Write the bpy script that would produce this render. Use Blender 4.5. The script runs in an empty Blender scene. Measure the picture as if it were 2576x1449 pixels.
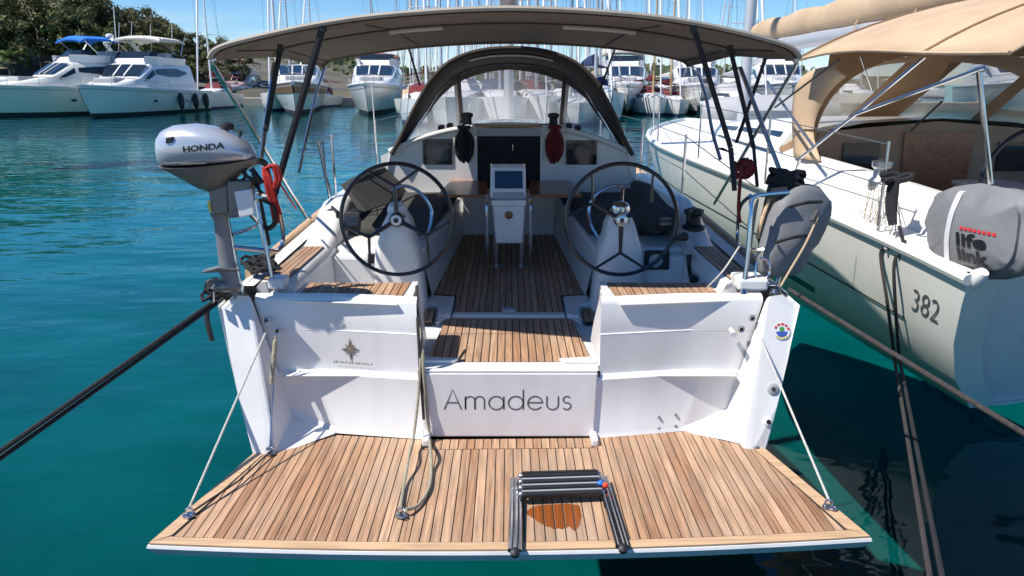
import bpy, bmesh, math, random
from mathutils import Vector, Matrix, noise as mnoise
random.seed(7)
scene = bpy.context.scene
COL = scene.collection
R = math.radians

# ------------------------------------------------------------------ camera
F, CX, CY, HZ, H = 1936.0, 1280.0, 724.5, 210.0, 2.15   # photo pixels on a 2576 x 1449 grid, metres
TH = math.atan((CY - HZ) / F)
SN, CS = math.sin(TH), math.cos(TH)
cam_d = bpy.data.cameras.new('camera')
cam_d.sensor_width = 36.0
cam_d.lens = F / 2576 * 36.0
cam_d.shift_x = (1288 - CX) / 2576
cam_d.clip_start = 0.05
cam_d.clip_end = 6000
cam = bpy.data.objects.new('camera', cam_d)
cam.location = (0, 0, H)
cam.rotation_euler = (math.pi / 2 - TH, 0, 0)
COL.objects.link(cam)
scene.camera = cam

# ------------------------------------------------------------------ sky and sun
SUN = Vector((-0.64, -0.26, 1.0)).normalized()          # direction towards the sun: port side, a little aft
world = bpy.data.worlds.new('World')
scene.world = world
world.use_nodes = True
wn = world.node_tree.nodes
wl = world.node_tree.links
wn.clear()
w_out = wn.new('ShaderNodeOutputWorld')
w_bg = wn.new('ShaderNodeBackground')
w_bg.inputs['Strength'].default_value = 0.108
w_sky = wn.new('ShaderNodeTexSky')
w_sky.sky_type = 'NISHITA'
w_sky.sun_disc = False
w_sky.sun_elevation = math.asin(SUN.z)
w_sky.sun_rotation = math.atan2(SUN.x, SUN.y) % (2 * math.pi)
w_sky.air_density = 0.9
w_sky.dust_density = 0.0
w_sky.ozone_density = 6.0
w_hsv = wn.new('ShaderNodeHueSaturation')
w_hsv.inputs['Saturation'].default_value = 1.14
w_tint = wn.new('ShaderNodeMix')
w_tint.data_type = 'RGBA'
w_tint.blend_type = 'MULTIPLY'
w_tint.inputs['Factor'].default_value = 1.0
w_tint.inputs['B'].default_value = (0.84, 0.92, 1.0, 1)       # clear dry air: a slightly deeper blue
wl.new(w_sky.outputs[0], w_tint.inputs['A'])
wl.new(w_tint.outputs['Result'], w_hsv.inputs['Color'])
# thin fair-weather clouds low over the horizon
w_tc = wn.new('ShaderNodeTexCoord')
w_map = wn.new('ShaderNodeMapping')
w_map.inputs['Scale'].default_value = (5.0, 5.0, 22.0)
w_noi = wn.new('ShaderNodeTexNoise')
w_noi.inputs['Scale'].default_value = 1.6
w_noi.inputs['Detail'].default_value = 7
w_noi.inputs['Roughness'].default_value = 0.6
w_rmp = wn.new('ShaderNodeValToRGB')
w_rmp.color_ramp.elements[0].position = 0.46
w_rmp.color_ramp.elements[1].position = 0.66
w_sep = wn.new('ShaderNodeSeparateXYZ')
w_low = wn.new('ShaderNodeMapRange')
w_low.inputs['From Min'].default_value = 0.035
w_low.inputs['From Max'].default_value = 0.085
w_low.inputs['To Min'].default_value = 0.9
w_low.inputs['To Max'].default_value = 0.0
w_mul = wn.new('ShaderNodeMath')
w_mul.operation = 'MULTIPLY'
w_mix = wn.new('ShaderNodeMix')
w_mix.data_type = 'RGBA'
w_mix.inputs['B'].default_value = (6.2, 6.5, 7.0, 1)
wl.new(w_tc.outputs['Generated'], w_map.inputs['Vector'])
wl.new(w_map.outputs[0], w_noi.inputs['Vector'])
wl.new(w_noi.outputs['Fac'], w_rmp.inputs['Fac'])
wl.new(w_tc.outputs['Generated'], w_sep.inputs[0])
wl.new(w_sep.outputs['Z'], w_low.inputs['Value'])
wl.new(w_rmp.outputs['Color'], w_mul.inputs[0])
wl.new(w_low.outputs[0], w_mul.inputs[1])
wl.new(w_mul.outputs[0], w_mix.inputs['Factor'])
wl.new(w_hsv.outputs[0], w_mix.inputs['A'])
wl.new(w_mix.outputs['Result'], w_bg.inputs['Color'])
wl.new(w_bg.outputs[0], w_out.inputs[0])

sun_d = bpy.data.lights.new('sun', 'SUN')
sun_d.energy = 4.6
sun_d.angle = R(0.53)
sun_d.color = (1.0, 0.95, 0.88)
sun = bpy.data.objects.new('sun', sun_d)
sun.rotation_euler = (-SUN).to_track_quat('-Z', 'Y').to_euler()
sun.location = (-20, -10, 30)
COL.objects.link(sun)

scene.view_settings.view_transform = 'Standard'
scene.view_settings.look = 'None'
scene.view_settings.gamma = 1.0
scene.view_settings.exposure = 0.43
scene.cycles.max_bounces = 8
scene.cycles.transparent_max_bounces = 16
scene.cycles.caustics_reflective = False
scene.cycles.caustics_refractive = False

# ------------------------------------------------------------------ pixel -> place helpers
def ray(u, v):
    a = (u - CX) / F
    b = -(v - CY) / F
    return Vector((a, CS + b * SN, -SN + b * CS))
CAMP = Vector((0, 0, H))
def PZ(u, v, z):
    r = ray(u, v); return CAMP + r * ((z - H) / r.z)
def PY(u, v, y):
    r = ray(u, v); return CAMP + r * (y / r.y)
def PX(u, v, x):
    r = ray(u, v); return CAMP + r * (x / r.x)
def PD(u, v, d):
    return CAMP + ray(u, v) * d

# ------------------------------------------------------------------ materials
MATS = {}
def mat(name, col, rough=0.5, metal=0.0, var=0.0, vscale=6.0, bump=0.0, bscale=60.0, coat=0.0,
        spec=0.5, stretch=(1, 1, 1), rnd=None, alpha=None, trans=0.0, coord='Object', detail=4, patch=None):
    m = bpy.data.materials.new(name)
    m.use_nodes = True
    nt = m.node_tree
    p = nt.nodes['Principled BSDF']
    p.inputs['Base Color'].default_value = (*col, 1)
    p.inputs['Roughness'].default_value = rough
    p.inputs['Metallic'].default_value = metal
    p.inputs['Coat Weight'].default_value = coat
    p.inputs['Specular IOR Level'].default_value = spec
    if var or bump or rnd:
        tc = nt.nodes.new('ShaderNodeTexCoord')
        mp = nt.nodes.new('ShaderNodeMapping')
        mp.inputs['Scale'].default_value = stretch
        nt.links.new(tc.outputs[coord], mp.inputs['Vector'])
    base = None
    if rnd:
        oi = nt.nodes.new('ShaderNodeObjectInfo')
        mx = nt.nodes.new('ShaderNodeMix'); mx.data_type = 'RGBA'
        mx.inputs['A'].default_value = (*col, 1)
        mx.inputs['B'].default_value = (*rnd, 1)
        nt.links.new(oi.outputs['Random'], mx.inputs['Factor'])
        base = mx.outputs['Result']
    if var:
        nz = nt.nodes.new('ShaderNodeTexNoise')
        nz.inputs['Scale'].default_value = vscale
        nz.inputs['Detail'].default_value = detail
        if rnd:
            off = nt.nodes.new('ShaderNodeVectorMath'); off.operation = 'ADD'
            sc = nt.nodes.new('ShaderNodeMath'); sc.operation = 'MULTIPLY'; sc.inputs[1].default_value = 37.0
            nt.links.new(oi.outputs['Random'], sc.inputs[0])
            nt.links.new(mp.outputs[0], off.inputs[0]); nt.links.new(sc.outputs[0], off.inputs[1])
            nt.links.new(off.outputs[0], nz.inputs['Vector'])
        else:
            nt.links.new(mp.outputs[0], nz.inputs['Vector'])
        mr = nt.nodes.new('ShaderNodeMapRange')
        mr.inputs['From Min'].default_value = 0.3; mr.inputs['From Max'].default_value = 0.7
        mr.inputs['To Min'].default_value = 1 - var; mr.inputs['To Max'].default_value = 1 + var * 0.6
        nt.links.new(nz.outputs['Fac'], mr.inputs['Value'])
        mm = nt.nodes.new('ShaderNodeMix'); mm.data_type = 'RGBA'; mm.blend_type = 'MULTIPLY'
        mm.inputs['Factor'].default_value = 1.0
        mm.inputs['A'].default_value = (*col, 1)
        if base is not None: nt.links.new(base, mm.inputs['A'])
        nt.links.new(mr.outputs[0], mm.inputs['B'])
        base = mm.outputs['Result']
    if patch and base is not None:          # broad worn and greyed patches across neighbouring pieces
        pz = nt.nodes.new('ShaderNodeTexNoise'); pz.inputs['Scale'].default_value = patch[0]; pz.inputs['Detail'].default_value = 5
        nt.links.new(tc.outputs[coord], pz.inputs['Vector'])
        pr_ = nt.nodes.new('ShaderNodeMapRange'); pr_.inputs['From Min'].default_value = 0.42; pr_.inputs['From Max'].default_value = 0.68
        pr_.inputs['To Min'].default_value = 0.0; pr_.inputs['To Max'].default_value = patch[1]
        nt.links.new(pz.outputs['Fac'], pr_.inputs['Value'])
        pm = nt.nodes.new('ShaderNodeMix'); pm.data_type = 'RGBA'; pm.inputs['B'].default_value = (*patch[2], 1)
        nt.links.new(pr_.outputs[0], pm.inputs['Factor']); nt.links.new(base, pm.inputs['A'])
        base = pm.outputs['Result']
    if base is not None:
        nt.links.new(base, p.inputs['Base Color'])
    if bump:
        bz = nt.nodes.new('ShaderNodeTexNoise'); bz.inputs['Scale'].default_value = bscale
        bz.inputs['Detail'].default_value = 3
        nt.links.new(mp.outputs[0], bz.inputs['Vector'])
        bp = nt.nodes.new('ShaderNodeBump'); bp.inputs['Strength'].default_value = bump
        bp.inputs['Distance'].default_value = 0.01
        nt.links.new(bz.outputs['Fac'], bp.inputs['Height'])
        nt.links.new(bp.outputs[0], p.inputs['Normal'])
    if alpha is not None or trans:
        out = nt.nodes['Material Output']
        mix = nt.nodes.new('ShaderNodeMixShader')
        if alpha is not None:
            t = nt.nodes.new('ShaderNodeBsdfTransparent'); mix.inputs[0].default_value = alpha
        else:
            t = nt.nodes.new('ShaderNodeBsdfTranslucent'); mix.inputs[0].default_value = 1 - trans
            t.inputs['Color'].default_value = (*col, 1)
        nt.links.new(t.outputs[0], mix.inputs[1]); nt.links.new(p.outputs[0], mix.inputs[2])
        nt.links.new(mix.outputs[0], out.inputs['Surface'])
    MATS[name] = m
    return m

mat('gelcoat', (0.80, 0.79, 0.765), 0.30, var=0.10, vscale=1.6, stretch=(3, 3, 0.8), bump=0.05, bscale=4, coat=0.15, detail=8, patch=(5.0, 0.16, (0.60, 0.57, 0.51)))
mat('gelcoat_nonskid', (0.74, 0.74, 0.72), 0.6, var=0.06, vscale=5, bump=0.25, bscale=260)
mat('gelcoat_cream', (0.76, 0.75, 0.68), 0.3, var=0.05, vscale=2.5, coat=0.2)
mat('teak', (0.37, 0.195, 0.102), 0.62, var=0.42, vscale=1.0, stretch=(70, 3.5, 70), rnd=(0.55, 0.345, 0.21), bump=0.35, bscale=1.0, patch=(2.6, 0.45, (0.40, 0.31, 0.225)))
mat('teak_margin', (0.58, 0.38, 0.22), 0.55, var=0.25, vscale=1.0, stretch=(4, 60, 60), bump=0.25, bscale=1.0)
mat('teak_cross', (0.40, 0.25, 0.15), 0.62, var=0.34, vscale=1.0, stretch=(60, 5, 60), rnd=(0.54, 0.36, 0.23), bump=0.3, bscale=1.0)
mat('varnish', (0.33, 0.115, 0.035), 0.30, var=0.35, vscale=1.0, stretch=(5, 60, 60), coat=0.25)
mat('wet_teak', (0.27, 0.075, 0.018), 0.22, var=0.3, vscale=1.0, stretch=(70, 3.5, 70))
mat('caulk', (0.012, 0.012, 0.012), 0.6)
mat('rubber', (0.016, 0.016, 0.017), 0.55, var=0.2, vscale=30)
mat('black_rim', (0.012, 0.012, 0.013), 0.28, coat=0.3)
mat('black_webbing', (0.014, 0.015, 0.018), 0.75, bump=0.4, bscale=300)
mat('black_rope', (0.02, 0.02, 0.022), 0.85, var=0.4, vscale=60, bump=0.6, bscale=180)
mat('brown_rope', (0.05, 0.042, 0.04), 0.85, var=0.4, vscale=60, bump=0.6, bscale=180)
mat('white_rope', (0.62, 0.60, 0.54), 0.8, var=0.25, vscale=90, bump=0.6, bscale=250)
mat('khaki_rope', (0.40, 0.36, 0.26), 0.8, var=0.3, vscale=90, bump=0.6, bscale=250)
mat('red_rope', (0.50, 0.025, 0.018), 0.75, var=0.3, vscale=60, bump=0.5, bscale=200)
mat('dark_red_rope', (0.16, 0.012, 0.014), 0.8, var=0.5, vscale=60, bump=0.5, bscale=200)
mat('stainless', (0.62, 0.62, 0.63), 0.16, metal=1.0, var=0.15, vscale=12)
mat('stainless_dull', (0.50, 0.50, 0.51), 0.32, metal=1.0, var=0.25, vscale=20)
mat('bronze', (0.16, 0.10, 0.05), 0.4, metal=0.8)
mat('canvas_taupe', (0.30, 0.25, 0.215), 0.9, var=0.16, vscale=2.2, bump=0.3, bscale=400, trans=0.22)
mat('canvas_trim', (0.42, 0.37, 0.30), 0.85, var=0.1, vscale=9, bump=0.3, bscale=400)
mat('canvas_dark', (0.070, 0.058, 0.048), 0.9, var=0.15, vscale=6, bump=0.3, bscale=300, trans=0.05)
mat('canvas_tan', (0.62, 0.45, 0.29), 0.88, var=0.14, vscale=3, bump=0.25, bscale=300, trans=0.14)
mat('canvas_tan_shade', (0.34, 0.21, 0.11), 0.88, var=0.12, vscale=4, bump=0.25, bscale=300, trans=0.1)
mat('bag_grey', (0.20, 0.205, 0.21), 0.62, var=0.12, vscale=5, bump=0.5, bscale=12)
mat('bag_stripe', (0.62, 0.62, 0.63), 0.6, bump=0.3, bscale=40)
mat('cushion', (0.055, 0.053, 0.047), 0.85, var=0.2, vscale=8, bump=0.35, bscale=40)
mat('cushion_tan', (0.46, 0.34, 0.23), 0.85, var=0.1, vscale=8, bump=0.3, bscale=40)
mat('motor_silver', (0.52, 0.55, 0.60), 0.26, metal=0.35, coat=0.4)
mat('motor_grey', (0.17, 0.165, 0.155), 0.42, var=0.12, vscale=10, metal=0.2)
mat('motor_leg', (0.22, 0.225, 0.235), 0.4, var=0.1, vscale=12, metal=0.3)
mat('print_black', (0.01, 0.01, 0.012), 0.5)
mat('print_grey', (0.09, 0.09, 0.09), 0.5)
mat('print_faint', (0.36, 0.36, 0.33), 0.5)
mat('print_gold', (0.26, 0.19, 0.14), 0.45)
mat('print_red', (0.62, 0.03, 0.03), 0.5)
mat('print_blue', (0.05, 0.10, 0.42), 0.5)
mat('print_green', (0.05, 0.30, 0.06), 0.5)
mat('print_yellow', (0.75, 0.55, 0.04), 0.5)
mat('knob_blue', (0.02, 0.16, 0.72), 0.4)
mat('knob_red', (0.75, 0.06, 0.015), 0.4)
mat('screen', (0.004, 0.016, 0.05), 0.12, spec=0.6)
mat('smoked_glass', (0.012, 0.014, 0.016), 0.06, spec=0.7)
mat('yacht_glass', (0.016, 0.024, 0.035), 0.07, spec=0.6)
mat('interior_shade', (0.008, 0.008, 0.009), 0.8)  # near-black colour stands in for the shade inside openings
mat('plastic_white', (0.74, 0.74, 0.74), 0.35)
mat('plastic_grey', (0.36, 0.38, 0.40), 0.45)
mat('clear_vinyl', (0.88, 0.87, 0.88), 0.08, alpha=0.50, bump=0.25, bscale=3.0, spec=0.5, trans=0.0)
mat('clear_vinyl_tan', (0.62, 0.54, 0.38), 0.08, alpha=0.60, spec=0.5)
mat('antifoul', (0.012, 0.018, 0.022), 0.7)
mat('antifoul_blue', (0.02, 0.04, 0.10), 0.7)
mat('mast_alloy', (0.55, 0.55, 0.56), 0.42, metal=0.4, var=0.06, vscale=2)
mat('mast_white', (0.74, 0.74, 0.74), 0.4)
mat('mast_wood', (0.56, 0.36, 0.18), 0.5, var=0.2, vscale=1, stretch=(30, 30, 1))
mat('wire', (0.16, 0.16, 0.17), 0.45, metal=0.5)
mat('sail_white', (0.74, 0.74, 0.76), 0.75, bump=0.3, bscale=5)
mat('boat_white', (0.78, 0.78, 0.77), 0.3, var=0.04, vscale=1.0, coat=0.2)
mat('boat_cream', (0.74, 0.73, 0.66), 0.35, var=0.04, vscale=1.0)
mat('boat_grey', (0.42, 0.43, 0.45), 0.45)
mat('boat_brown', (0.20, 0.10, 0.05), 0.45)
mat('boat_navy', (0.02, 0.035, 0.10), 0.3)
mat('cover_blue', (0.01, 0.17, 0.66), 0.75)
mat('cover_navy', (0.025, 0.04, 0.12), 0.8)
mat('cover_grey', (0.40, 0.40, 0.41), 0.8, bump=0.2, bscale=6)
mat('cover_cream', (0.66, 0.62, 0.54), 0.8)
mat('cover_pink', (0.50, 0.33, 0.29), 0.8)
mat('cover_brown', (0.25, 0.12, 0.09), 0.8)
mat('fender_black', (0.02, 0.022, 0.028), 0.5)
mat('concrete', (0.36, 0.34, 0.30), 0.85, var=0.2, vscale=2, bump=0.3, bscale=20)
mat('roof_tile', (0.36, 0.12, 0.07), 0.8, var=0.25, vscale=1.5)
mat('plaster', (0.62, 0.57, 0.48), 0.85, var=0.1, vscale=0.6)
mat('hull_wood', (0.34, 0.14, 0.055), 0.3, var=0.35, vscale=1, stretch=(30, 2, 30), coat=0.4)

# ------------------------------------------------------------------ mesh builder
INV = {}
class MB:
    def __init__(s):
        s.v = []; s.f = []
    def add(s, vs, fs):
        o = len(s.v)
        s.v += [Vector(q) for q in vs]
        s.f += [tuple(i + o for i in q) for q in fs]
        return s
    def bx(s, x0, x1, y0, y1, z0, z1):
        return s.add([(x0, y0, z0), (x1, y0, z0), (x1, y1, z0), (x0, y1, z0), (x0, y0, z1), (x1, y0, z1), (x1, y1, z1), (x0, y1, z1)],
                     [(0, 3, 2, 1), (4, 5, 6, 7), (0, 1, 5, 4), (1, 2, 6, 5), (2, 3, 7, 6), (3, 0, 4, 7)])
    def obox(s, c, ax, ay, az):
        """box from centre and three half-axis vectors"""
        c, ax, ay, az = Vector(c), Vector(ax), Vector(ay), Vector(az)
        vs = [c + ax * i + ay * j + az * k for k in (-1, 1) for (i, j) in ((-1, -1), (1, -1), (1, 1), (-1, 1))]
        return s.add(vs, [(0, 3, 2, 1), (4, 5, 6, 7), (0, 1, 5, 4), (1, 2, 6, 5), (2, 3, 7, 6), (3, 0, 4, 7)])
    def bar(s, a, b, w, h, up=(0, 0, 1)):
        a, b = Vector(a), Vector(b); d = (b - a)
        sd = d.cross(Vector(up))
        if sd.length < 1e-6: sd = Vector((1, 0, 0))
        sd.normalize(); u2 = sd.cross(d).normalized()
        return s.obox((a + b) / 2, d / 2, sd * w / 2, u2 * h / 2)
    def tube(s, pts, r, n=8, closed=False, cap=True):
        P = [Vector(q) for q in pts]
        m = len(P)
        rs = r if isinstance(r, (list, tuple)) else [r] * m
        t0 = (P[1] - P[0]).normalized()
        up = Vector((0, 0, 1)) if abs(t0.z) < 0.9 else Vector((1, 0, 0))
        nrm = t0.cross(up).normalized()
        rings = []
        for i in range(m):
            if closed: t = (P[(i + 1) % m] - P[i - 1])
            elif i == 0: t = P[1] - P[0]
            elif i == m - 1: t = P[-1] - P[-2]
            else: t = (P[i + 1] - P[i]).normalized() + (P[i] - P[i - 1]).normalized()
            if t.length < 1e-9: t = t0.copy()
            t.normalize()
            nrm = nrm - t * nrm.dot(t)
            if nrm.length < 1e-6: nrm = t.orthogonal()
            nrm.normalize(); b = t.cross(nrm)
            rings.append([P[i] + (nrm * math.cos(2 * math.pi * k / n) + b * math.sin(2 * math.pi * k / n)) * rs[i] for k in range(n)])
        return s.loft(rings, ring=True, cap=cap and not closed, wrap=closed)
    def loft(s, secs, ring=False, cap=False, wrap=False):
        n = len(secs[0]); m = len(secs); o = len(s.v)
        for q in secs: s.v += [Vector(p) for p in q]
        for i in range(m if wrap else m - 1):
            j = (i + 1) % m
            for k in range(n if ring else n - 1):
                l = (k + 1) % n
                s.f.append((o + i * n + k, o + i * n + l, o + j * n + l, o + j * n + k))
        if cap:
            s.f.append(tuple(o + k for k in reversed(range(n))))
            s.f.append(tuple(o + (m - 1) * n + k for k in range(n)))
        return s
    def lathe(s, prof, c=(0, 0, 0), axis=(0, 0, 1), n=16, cap=True):
        c = Vector(c); a = Vector(axis).normalized(); e = a.orthogonal().normalized(); g = a.cross(e)
        secs = [[c + a * h + (e * math.cos(2 * math.pi * k / n) + g * math.sin(2 * math.pi * k / n)) * max(r, 1e-4) for k in range(n)] for (r, h) in prof]
        return s.loft(secs, ring=True, cap=cap)
    def ell(s, c, rx, ry, rz, n=12, m=8, M=None, pw=1.0):
        vs = []
        c = Vector(c)
        def sg(q): return math.copysign(abs(q) ** pw, q)
        secs = []
        for i in range(m + 1):
            a = -math.pi / 2 + math.pi * i / m
            row = []
            for k in range(n):
                b = 2 * math.pi * k / n
                p = Vector((rx * sg(math.cos(a)) * sg(math.cos(b)), ry * sg(math.cos(a)) * sg(math.sin(b)), rz * sg(math.sin(a))))
                if M is not None: p = M @ p
                row.append(c + p)
            secs.append(row)
        return s.loft(secs, ring=True)
    def prism(s, poly, off):
        P = [Vector(q) for q in poly]; off = Vector(off); n = len(P)
        nrm = Vector((0, 0, 0))
        for i in range(n): nrm += P[i].cross(P[(i + 1) % n])
        if nrm.dot(off) > 0: P = P[::-1]
        return s.add(P + [p + off for p in P], [tuple(range(n)), tuple(range(2 * n - 1, n - 1, -1))] + [(i, n + i, n + (i + 1) % n, (i + 1) % n) for i in range(n)])
    def sheet(s, grid, th=0.0):
        """grid of points -> sheet, optionally with thickness along -z"""
        s.loft(grid)
        if th:
            m, n = len(grid), len(grid[0])
            low = [[Vector(p) - Vector((0, 0, th)) for p in row] for row in grid]
            o = len(s.v)
            s.loft([row[::-1] for row in low])
            edge = [grid[0][k] for k in range(n)] + [grid[i][n - 1] for i in range(1, m)] + [grid[m - 1][k] for k in range(n - 2, -1, -1)] + [grid[i][0] for i in range(m - 2, 0, -1)]
            s.loft([edge + [edge[0]], [Vector(p) - Vector((0, 0, th)) for p in edge] + [Vector(edge[0]) - Vector((0, 0, th))]])
        return s
    def build(s, name, m, parent=None, smooth=False, bevel=0.0, kind=None, fix=True, weld=False, angle=40):
        me = bpy.data.meshes.new(name)
        M = INV.get(parent.name) if parent is not None else None
        vs = [M @ q for q in s.v] if M is not None else s.v
        me.from_pydata([tuple(q) for q in vs], [], s.f)
        if fix or weld:
            bm = bmesh.new(); bm.from_mesh(me)
            if weld: bmesh.ops.remove_doubles(bm, verts=bm.verts, dist=1e-5)
            bmesh.ops.recalc_face_normals(bm, faces=bm.faces)
            bm.to_mesh(me); bm.free()
        if smooth:
            me.shade_smooth(); me.set_sharp_from_angle(angle=R(angle))
        me.materials.append(MATS[m] if isinstance(m, str) else m)
        o = bpy.data.objects.new(name, me)
        COL.objects.link(o)
        if parent is not None:
            o.parent = parent
            INV[o.name] = M
        if bevel:
            b = o.modifiers.new('edge', 'BEVEL'); b.width = bevel; b.segments = 2; b.limit_method = 'ANGLE'; b.angle_limit = R(35)
            b.harden_normals = False
        if kind: o['kind'] = kind
        return o

def tag(o, label, cat, group=None):
    o['label'] = label; o['category'] = cat
    if group: o['group'] = group
    return o
def thing(name, label, cat, loc=(0, 0, 0), rz=0.0, group=None, local=False):
    """Empty at the base of a thing; its parts are given in world coordinates unless local"""
    o = bpy.data.objects.new(name, None)
    COL.objects.link(o)
    o.empty_display_size = 0.2
    o.location = loc; o.rotation_euler = (0, 0, rz)
    tag(o, label, cat, group)
    INV[o.name] = None if local else (Matrix.Translation(loc) @ Matrix.Rotation(rz, 4, 'Z')).inverted()
    return o
def copy_tree(o, parent=None):
    c = o.copy(); COL.objects.link(c)
    if parent is not None: c.parent = parent
    for ch in [q for q in bpy.data.objects if q.parent == o]:
        copy_tree(ch, c)
    return c
def spline(pts, n=8):
    P = [Vector(p) for p in pts]
    out = []
    for i in range(len(P) - 1):
        p0 = P[max(i - 1, 0)]; p1 = P[i]; p2 = P[i + 1]; p3 = P[min(i + 2, len(P) - 1)]
        for k in range(n):
            t = k / n
            out.append(0.5 * ((2 * p1) + (p2 - p0) * t + (2 * p0 - 5 * p1 + 4 * p2 - p3) * t * t + (3 * p1 - p0 - 3 * p2 + p3) * t ** 3))
    out.append(P[-1])
    return out
def sag(a, b, d, n=14):
    a, b = Vector(a), Vector(b)
    return [a.lerp(b, i / n) - Vector((0, 0, d * 4 * (i / n) * (1 - i / n))) for i in range(n + 1)]
def lerp(a, b, t): return a + (b - a) * t
def clip_x(poly, x, keep_less):
    out = []
    n = len(poly)
    for i in range(n):
        a, b = poly[i], poly[(i + 1) % n]
        ia = (a[0] <= x) == keep_less; ib = (b[0] <= x) == keep_less
        if ia: out.append(a)
        if ia != ib:
            t = (x - a[0]) / (b[0] - a[0])
            out.append((x, a[1] + (b[1] - a[1]) * t))
    return out
def clip_y(poly, y, keep_less):
    sw = [(p[1], p[0]) for p in poly]
    return [(q[1], q[0]) for q in clip_x(sw, y, keep_less)]
def planks(poly, zf, parent, m='teak', pitch=0.0425, gap=0.005, th=0.007, x0=None, swap=False, name='plank'):
    """cut a deck outline into single planks along y (or x when swap)"""
    if swap: poly = [(p[1], p[0]) for p in poly]
    xs = [p[0] for p in poly]
    x = (min(xs) if x0 is None else x0)
    while x < max(xs):
        c = clip_x(clip_x(poly, x + gap / 2, False), x + pitch - gap / 2, True)
        if len(c) >= 3:
            ar = abs(sum(c[i][0] * c[(i + 1) % len(c)][1] - c[(i + 1) % len(c)][0] * c[i][1] for i in range(len(c)))) / 2
            if ar > 0.0004:
                if swap: c = [(q[1], q[0]) for q in c]
                b = MB().prism([(q[0], q[1], zf(q[0], q[1])) for q in c], (0, 0, -th))
                b.build(name, m, parent)
        x += pitch
TXT = {}
def text_geo(t, bold=0.0):
    k = (t, bold)
    if k in TXT: return TXT[k]
    cu = bpy.data.curves.new('lettering', 'FONT')
    cu.body = t; cu.size = 1.0; cu.offset = bold; cu.resolution_u = 4
    o = bpy.data.objects.new('lettering', cu); COL.objects.link(o)
    dg = bpy.context.evaluated_depsgraph_get()
    me = o.evaluated_get(dg).to_mesh()
    vs = [q.co.copy() for q in me.vertices]; fs = [tuple(q.vertices) for q in me.polygons]
    o.evaluated_get(dg).to_mesh_clear()
    bpy.data.objects.remove(o); bpy.data.curves.remove(cu)
    xs = [q.x for q in vs]; ys = [q.y for q in vs]
    TXT[k] = ([((q.x - min(xs)) / (max(xs) - min(xs)), (q.y - min(ys)) / (max(ys) - min(ys))) for q in vs], fs)
    return TXT[k]
def text_on(mb, t, fn, bold=0.0):
    """fn maps unit square (s, t) to a place"""
    vs, fs = text_geo(t, bold)
    return mb.add([fn(*q) for q in vs], fs)

# ================================================================== water
def make_water():
    """clear green water: a reflecting surface that tints what is seen through it, over a pale seabed"""
    m = bpy.data.materials.new('sea_water'); m.use_nodes = True
    nt = m.node_tree; nt.nodes.remove(nt.nodes['Principled BSDF'])
    out = nt.nodes['Material Output']
    tc = nt.nodes.new('ShaderNodeTexCoord')
    def wave(scale, st, detail, dist, prev, rot=12):
        mp = nt.nodes.new('ShaderNodeMapping'); mp.inputs['Scale'].default_value = st
        mp.inputs['Rotation'].default_value = (0, 0, R(rot))
        nz = nt.nodes.new('ShaderNodeTexNoise'); nz.inputs['Scale'].default_value = scale; nz.inputs['Detail'].default_value = detail
        nz.inputs['Roughness'].default_value = 0.5
        bp = nt.nodes.new('ShaderNodeBump'); bp.inputs['Strength'].default_value = 1.0; bp.inputs['Distance'].default_value = dist
        nt.links.new(tc.outputs['Object'], mp.inputs['Vector']); nt.links.new(mp.outputs[0], nz.inputs['Vector'])
        nt.links.new(nz.outputs['Fac'], bp.inputs['Height'])
        if prev is not None: nt.links.new(prev.outputs[0], bp.inputs['Normal'])
        return bp
    b = wave(0.45, (1, 2.0, 1), 2, 0.050, None)
    b = wave(1.7, (1, 2.2, 1), 2, 0.011, b, -8)
    b = wave(6.5, (1, 1.6, 1), 2, 0.0010, b, 20)
    tr = nt.nodes.new('ShaderNodeBsdfTransparent')
    # tint brightens away from the quay, painting in the stronger sky reflection further out
    sx = nt.nodes.new('ShaderNodeSeparateXYZ'); nt.links.new(tc.outputs['Object'], sx.inputs[0])
    mr = nt.nodes.new('ShaderNodeMapRange'); mr.interpolation_type = 'SMOOTHSTEP'
    mr.inputs['From Min'].default_value = 2.0; mr.inputs['From Max'].default_value = 15.0
    nt.links.new(sx.outputs['Y'], mr.inputs['Value'])
    dm = nt.nodes.new('ShaderNodeMix'); dm.data_type = 'RGBA'
    dm.inputs['A'].default_value = (0.012, 0.335, 0.350, 1); dm.inputs['B'].default_value = (0.02, 0.45, 0.50, 1)
    nt.links.new(mr.outputs[0], dm.inputs['Factor']); nt.links.new(dm.outputs['Result'], tr.inputs['Color'])
    gl = nt.nodes.new('ShaderNodeBsdfGlossy'); gl.inputs['Roughness'].default_value = 0.02; gl.inputs['Color'].default_value = (0.66, 0.93, 1.0, 1)
    fr_ = nt.nodes.new('ShaderNodeFresnel'); fr_.inputs['IOR'].default_value = 1.34
    mx = nt.nodes.new('ShaderNodeMixShader')
    nt.links.new(b.outputs[0], gl.inputs['Normal']); nt.links.new(b.outputs[0], fr_.inputs['Normal'])
    nt.links.new(fr_.outputs[0], mx.inputs[0]); nt.links.new(tr.outputs[0], mx.inputs[1]); nt.links.new(gl.outputs[0], mx.inputs[2])
    nt.links.new(mx.outputs[0], out.inputs['Surface'])
    MATS['sea_water'] = m
make_water()
mat('seabed_sand', (0.60, 0.53, 0.44), 0.95, var=0.22, vscale=0.35)
sb = MB(); sb.add([(-900, -60, -3.6), (900, -60, -3.6), (900, 1500, -3.6), (-900, 1500, -3.6)], [(0, 1, 2, 3)]); sb.build('seabed', 'seabed_sand', fix=False, kind='structure')
w = MB()
w.add([(-900, -60, 0), (900, -60, 0), (900, 1500, 0), (-900, 1500, 0)], [(0, 1, 2, 3)])
water = w.build('water', 'sea_water', fix=False, kind='structure')

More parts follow.
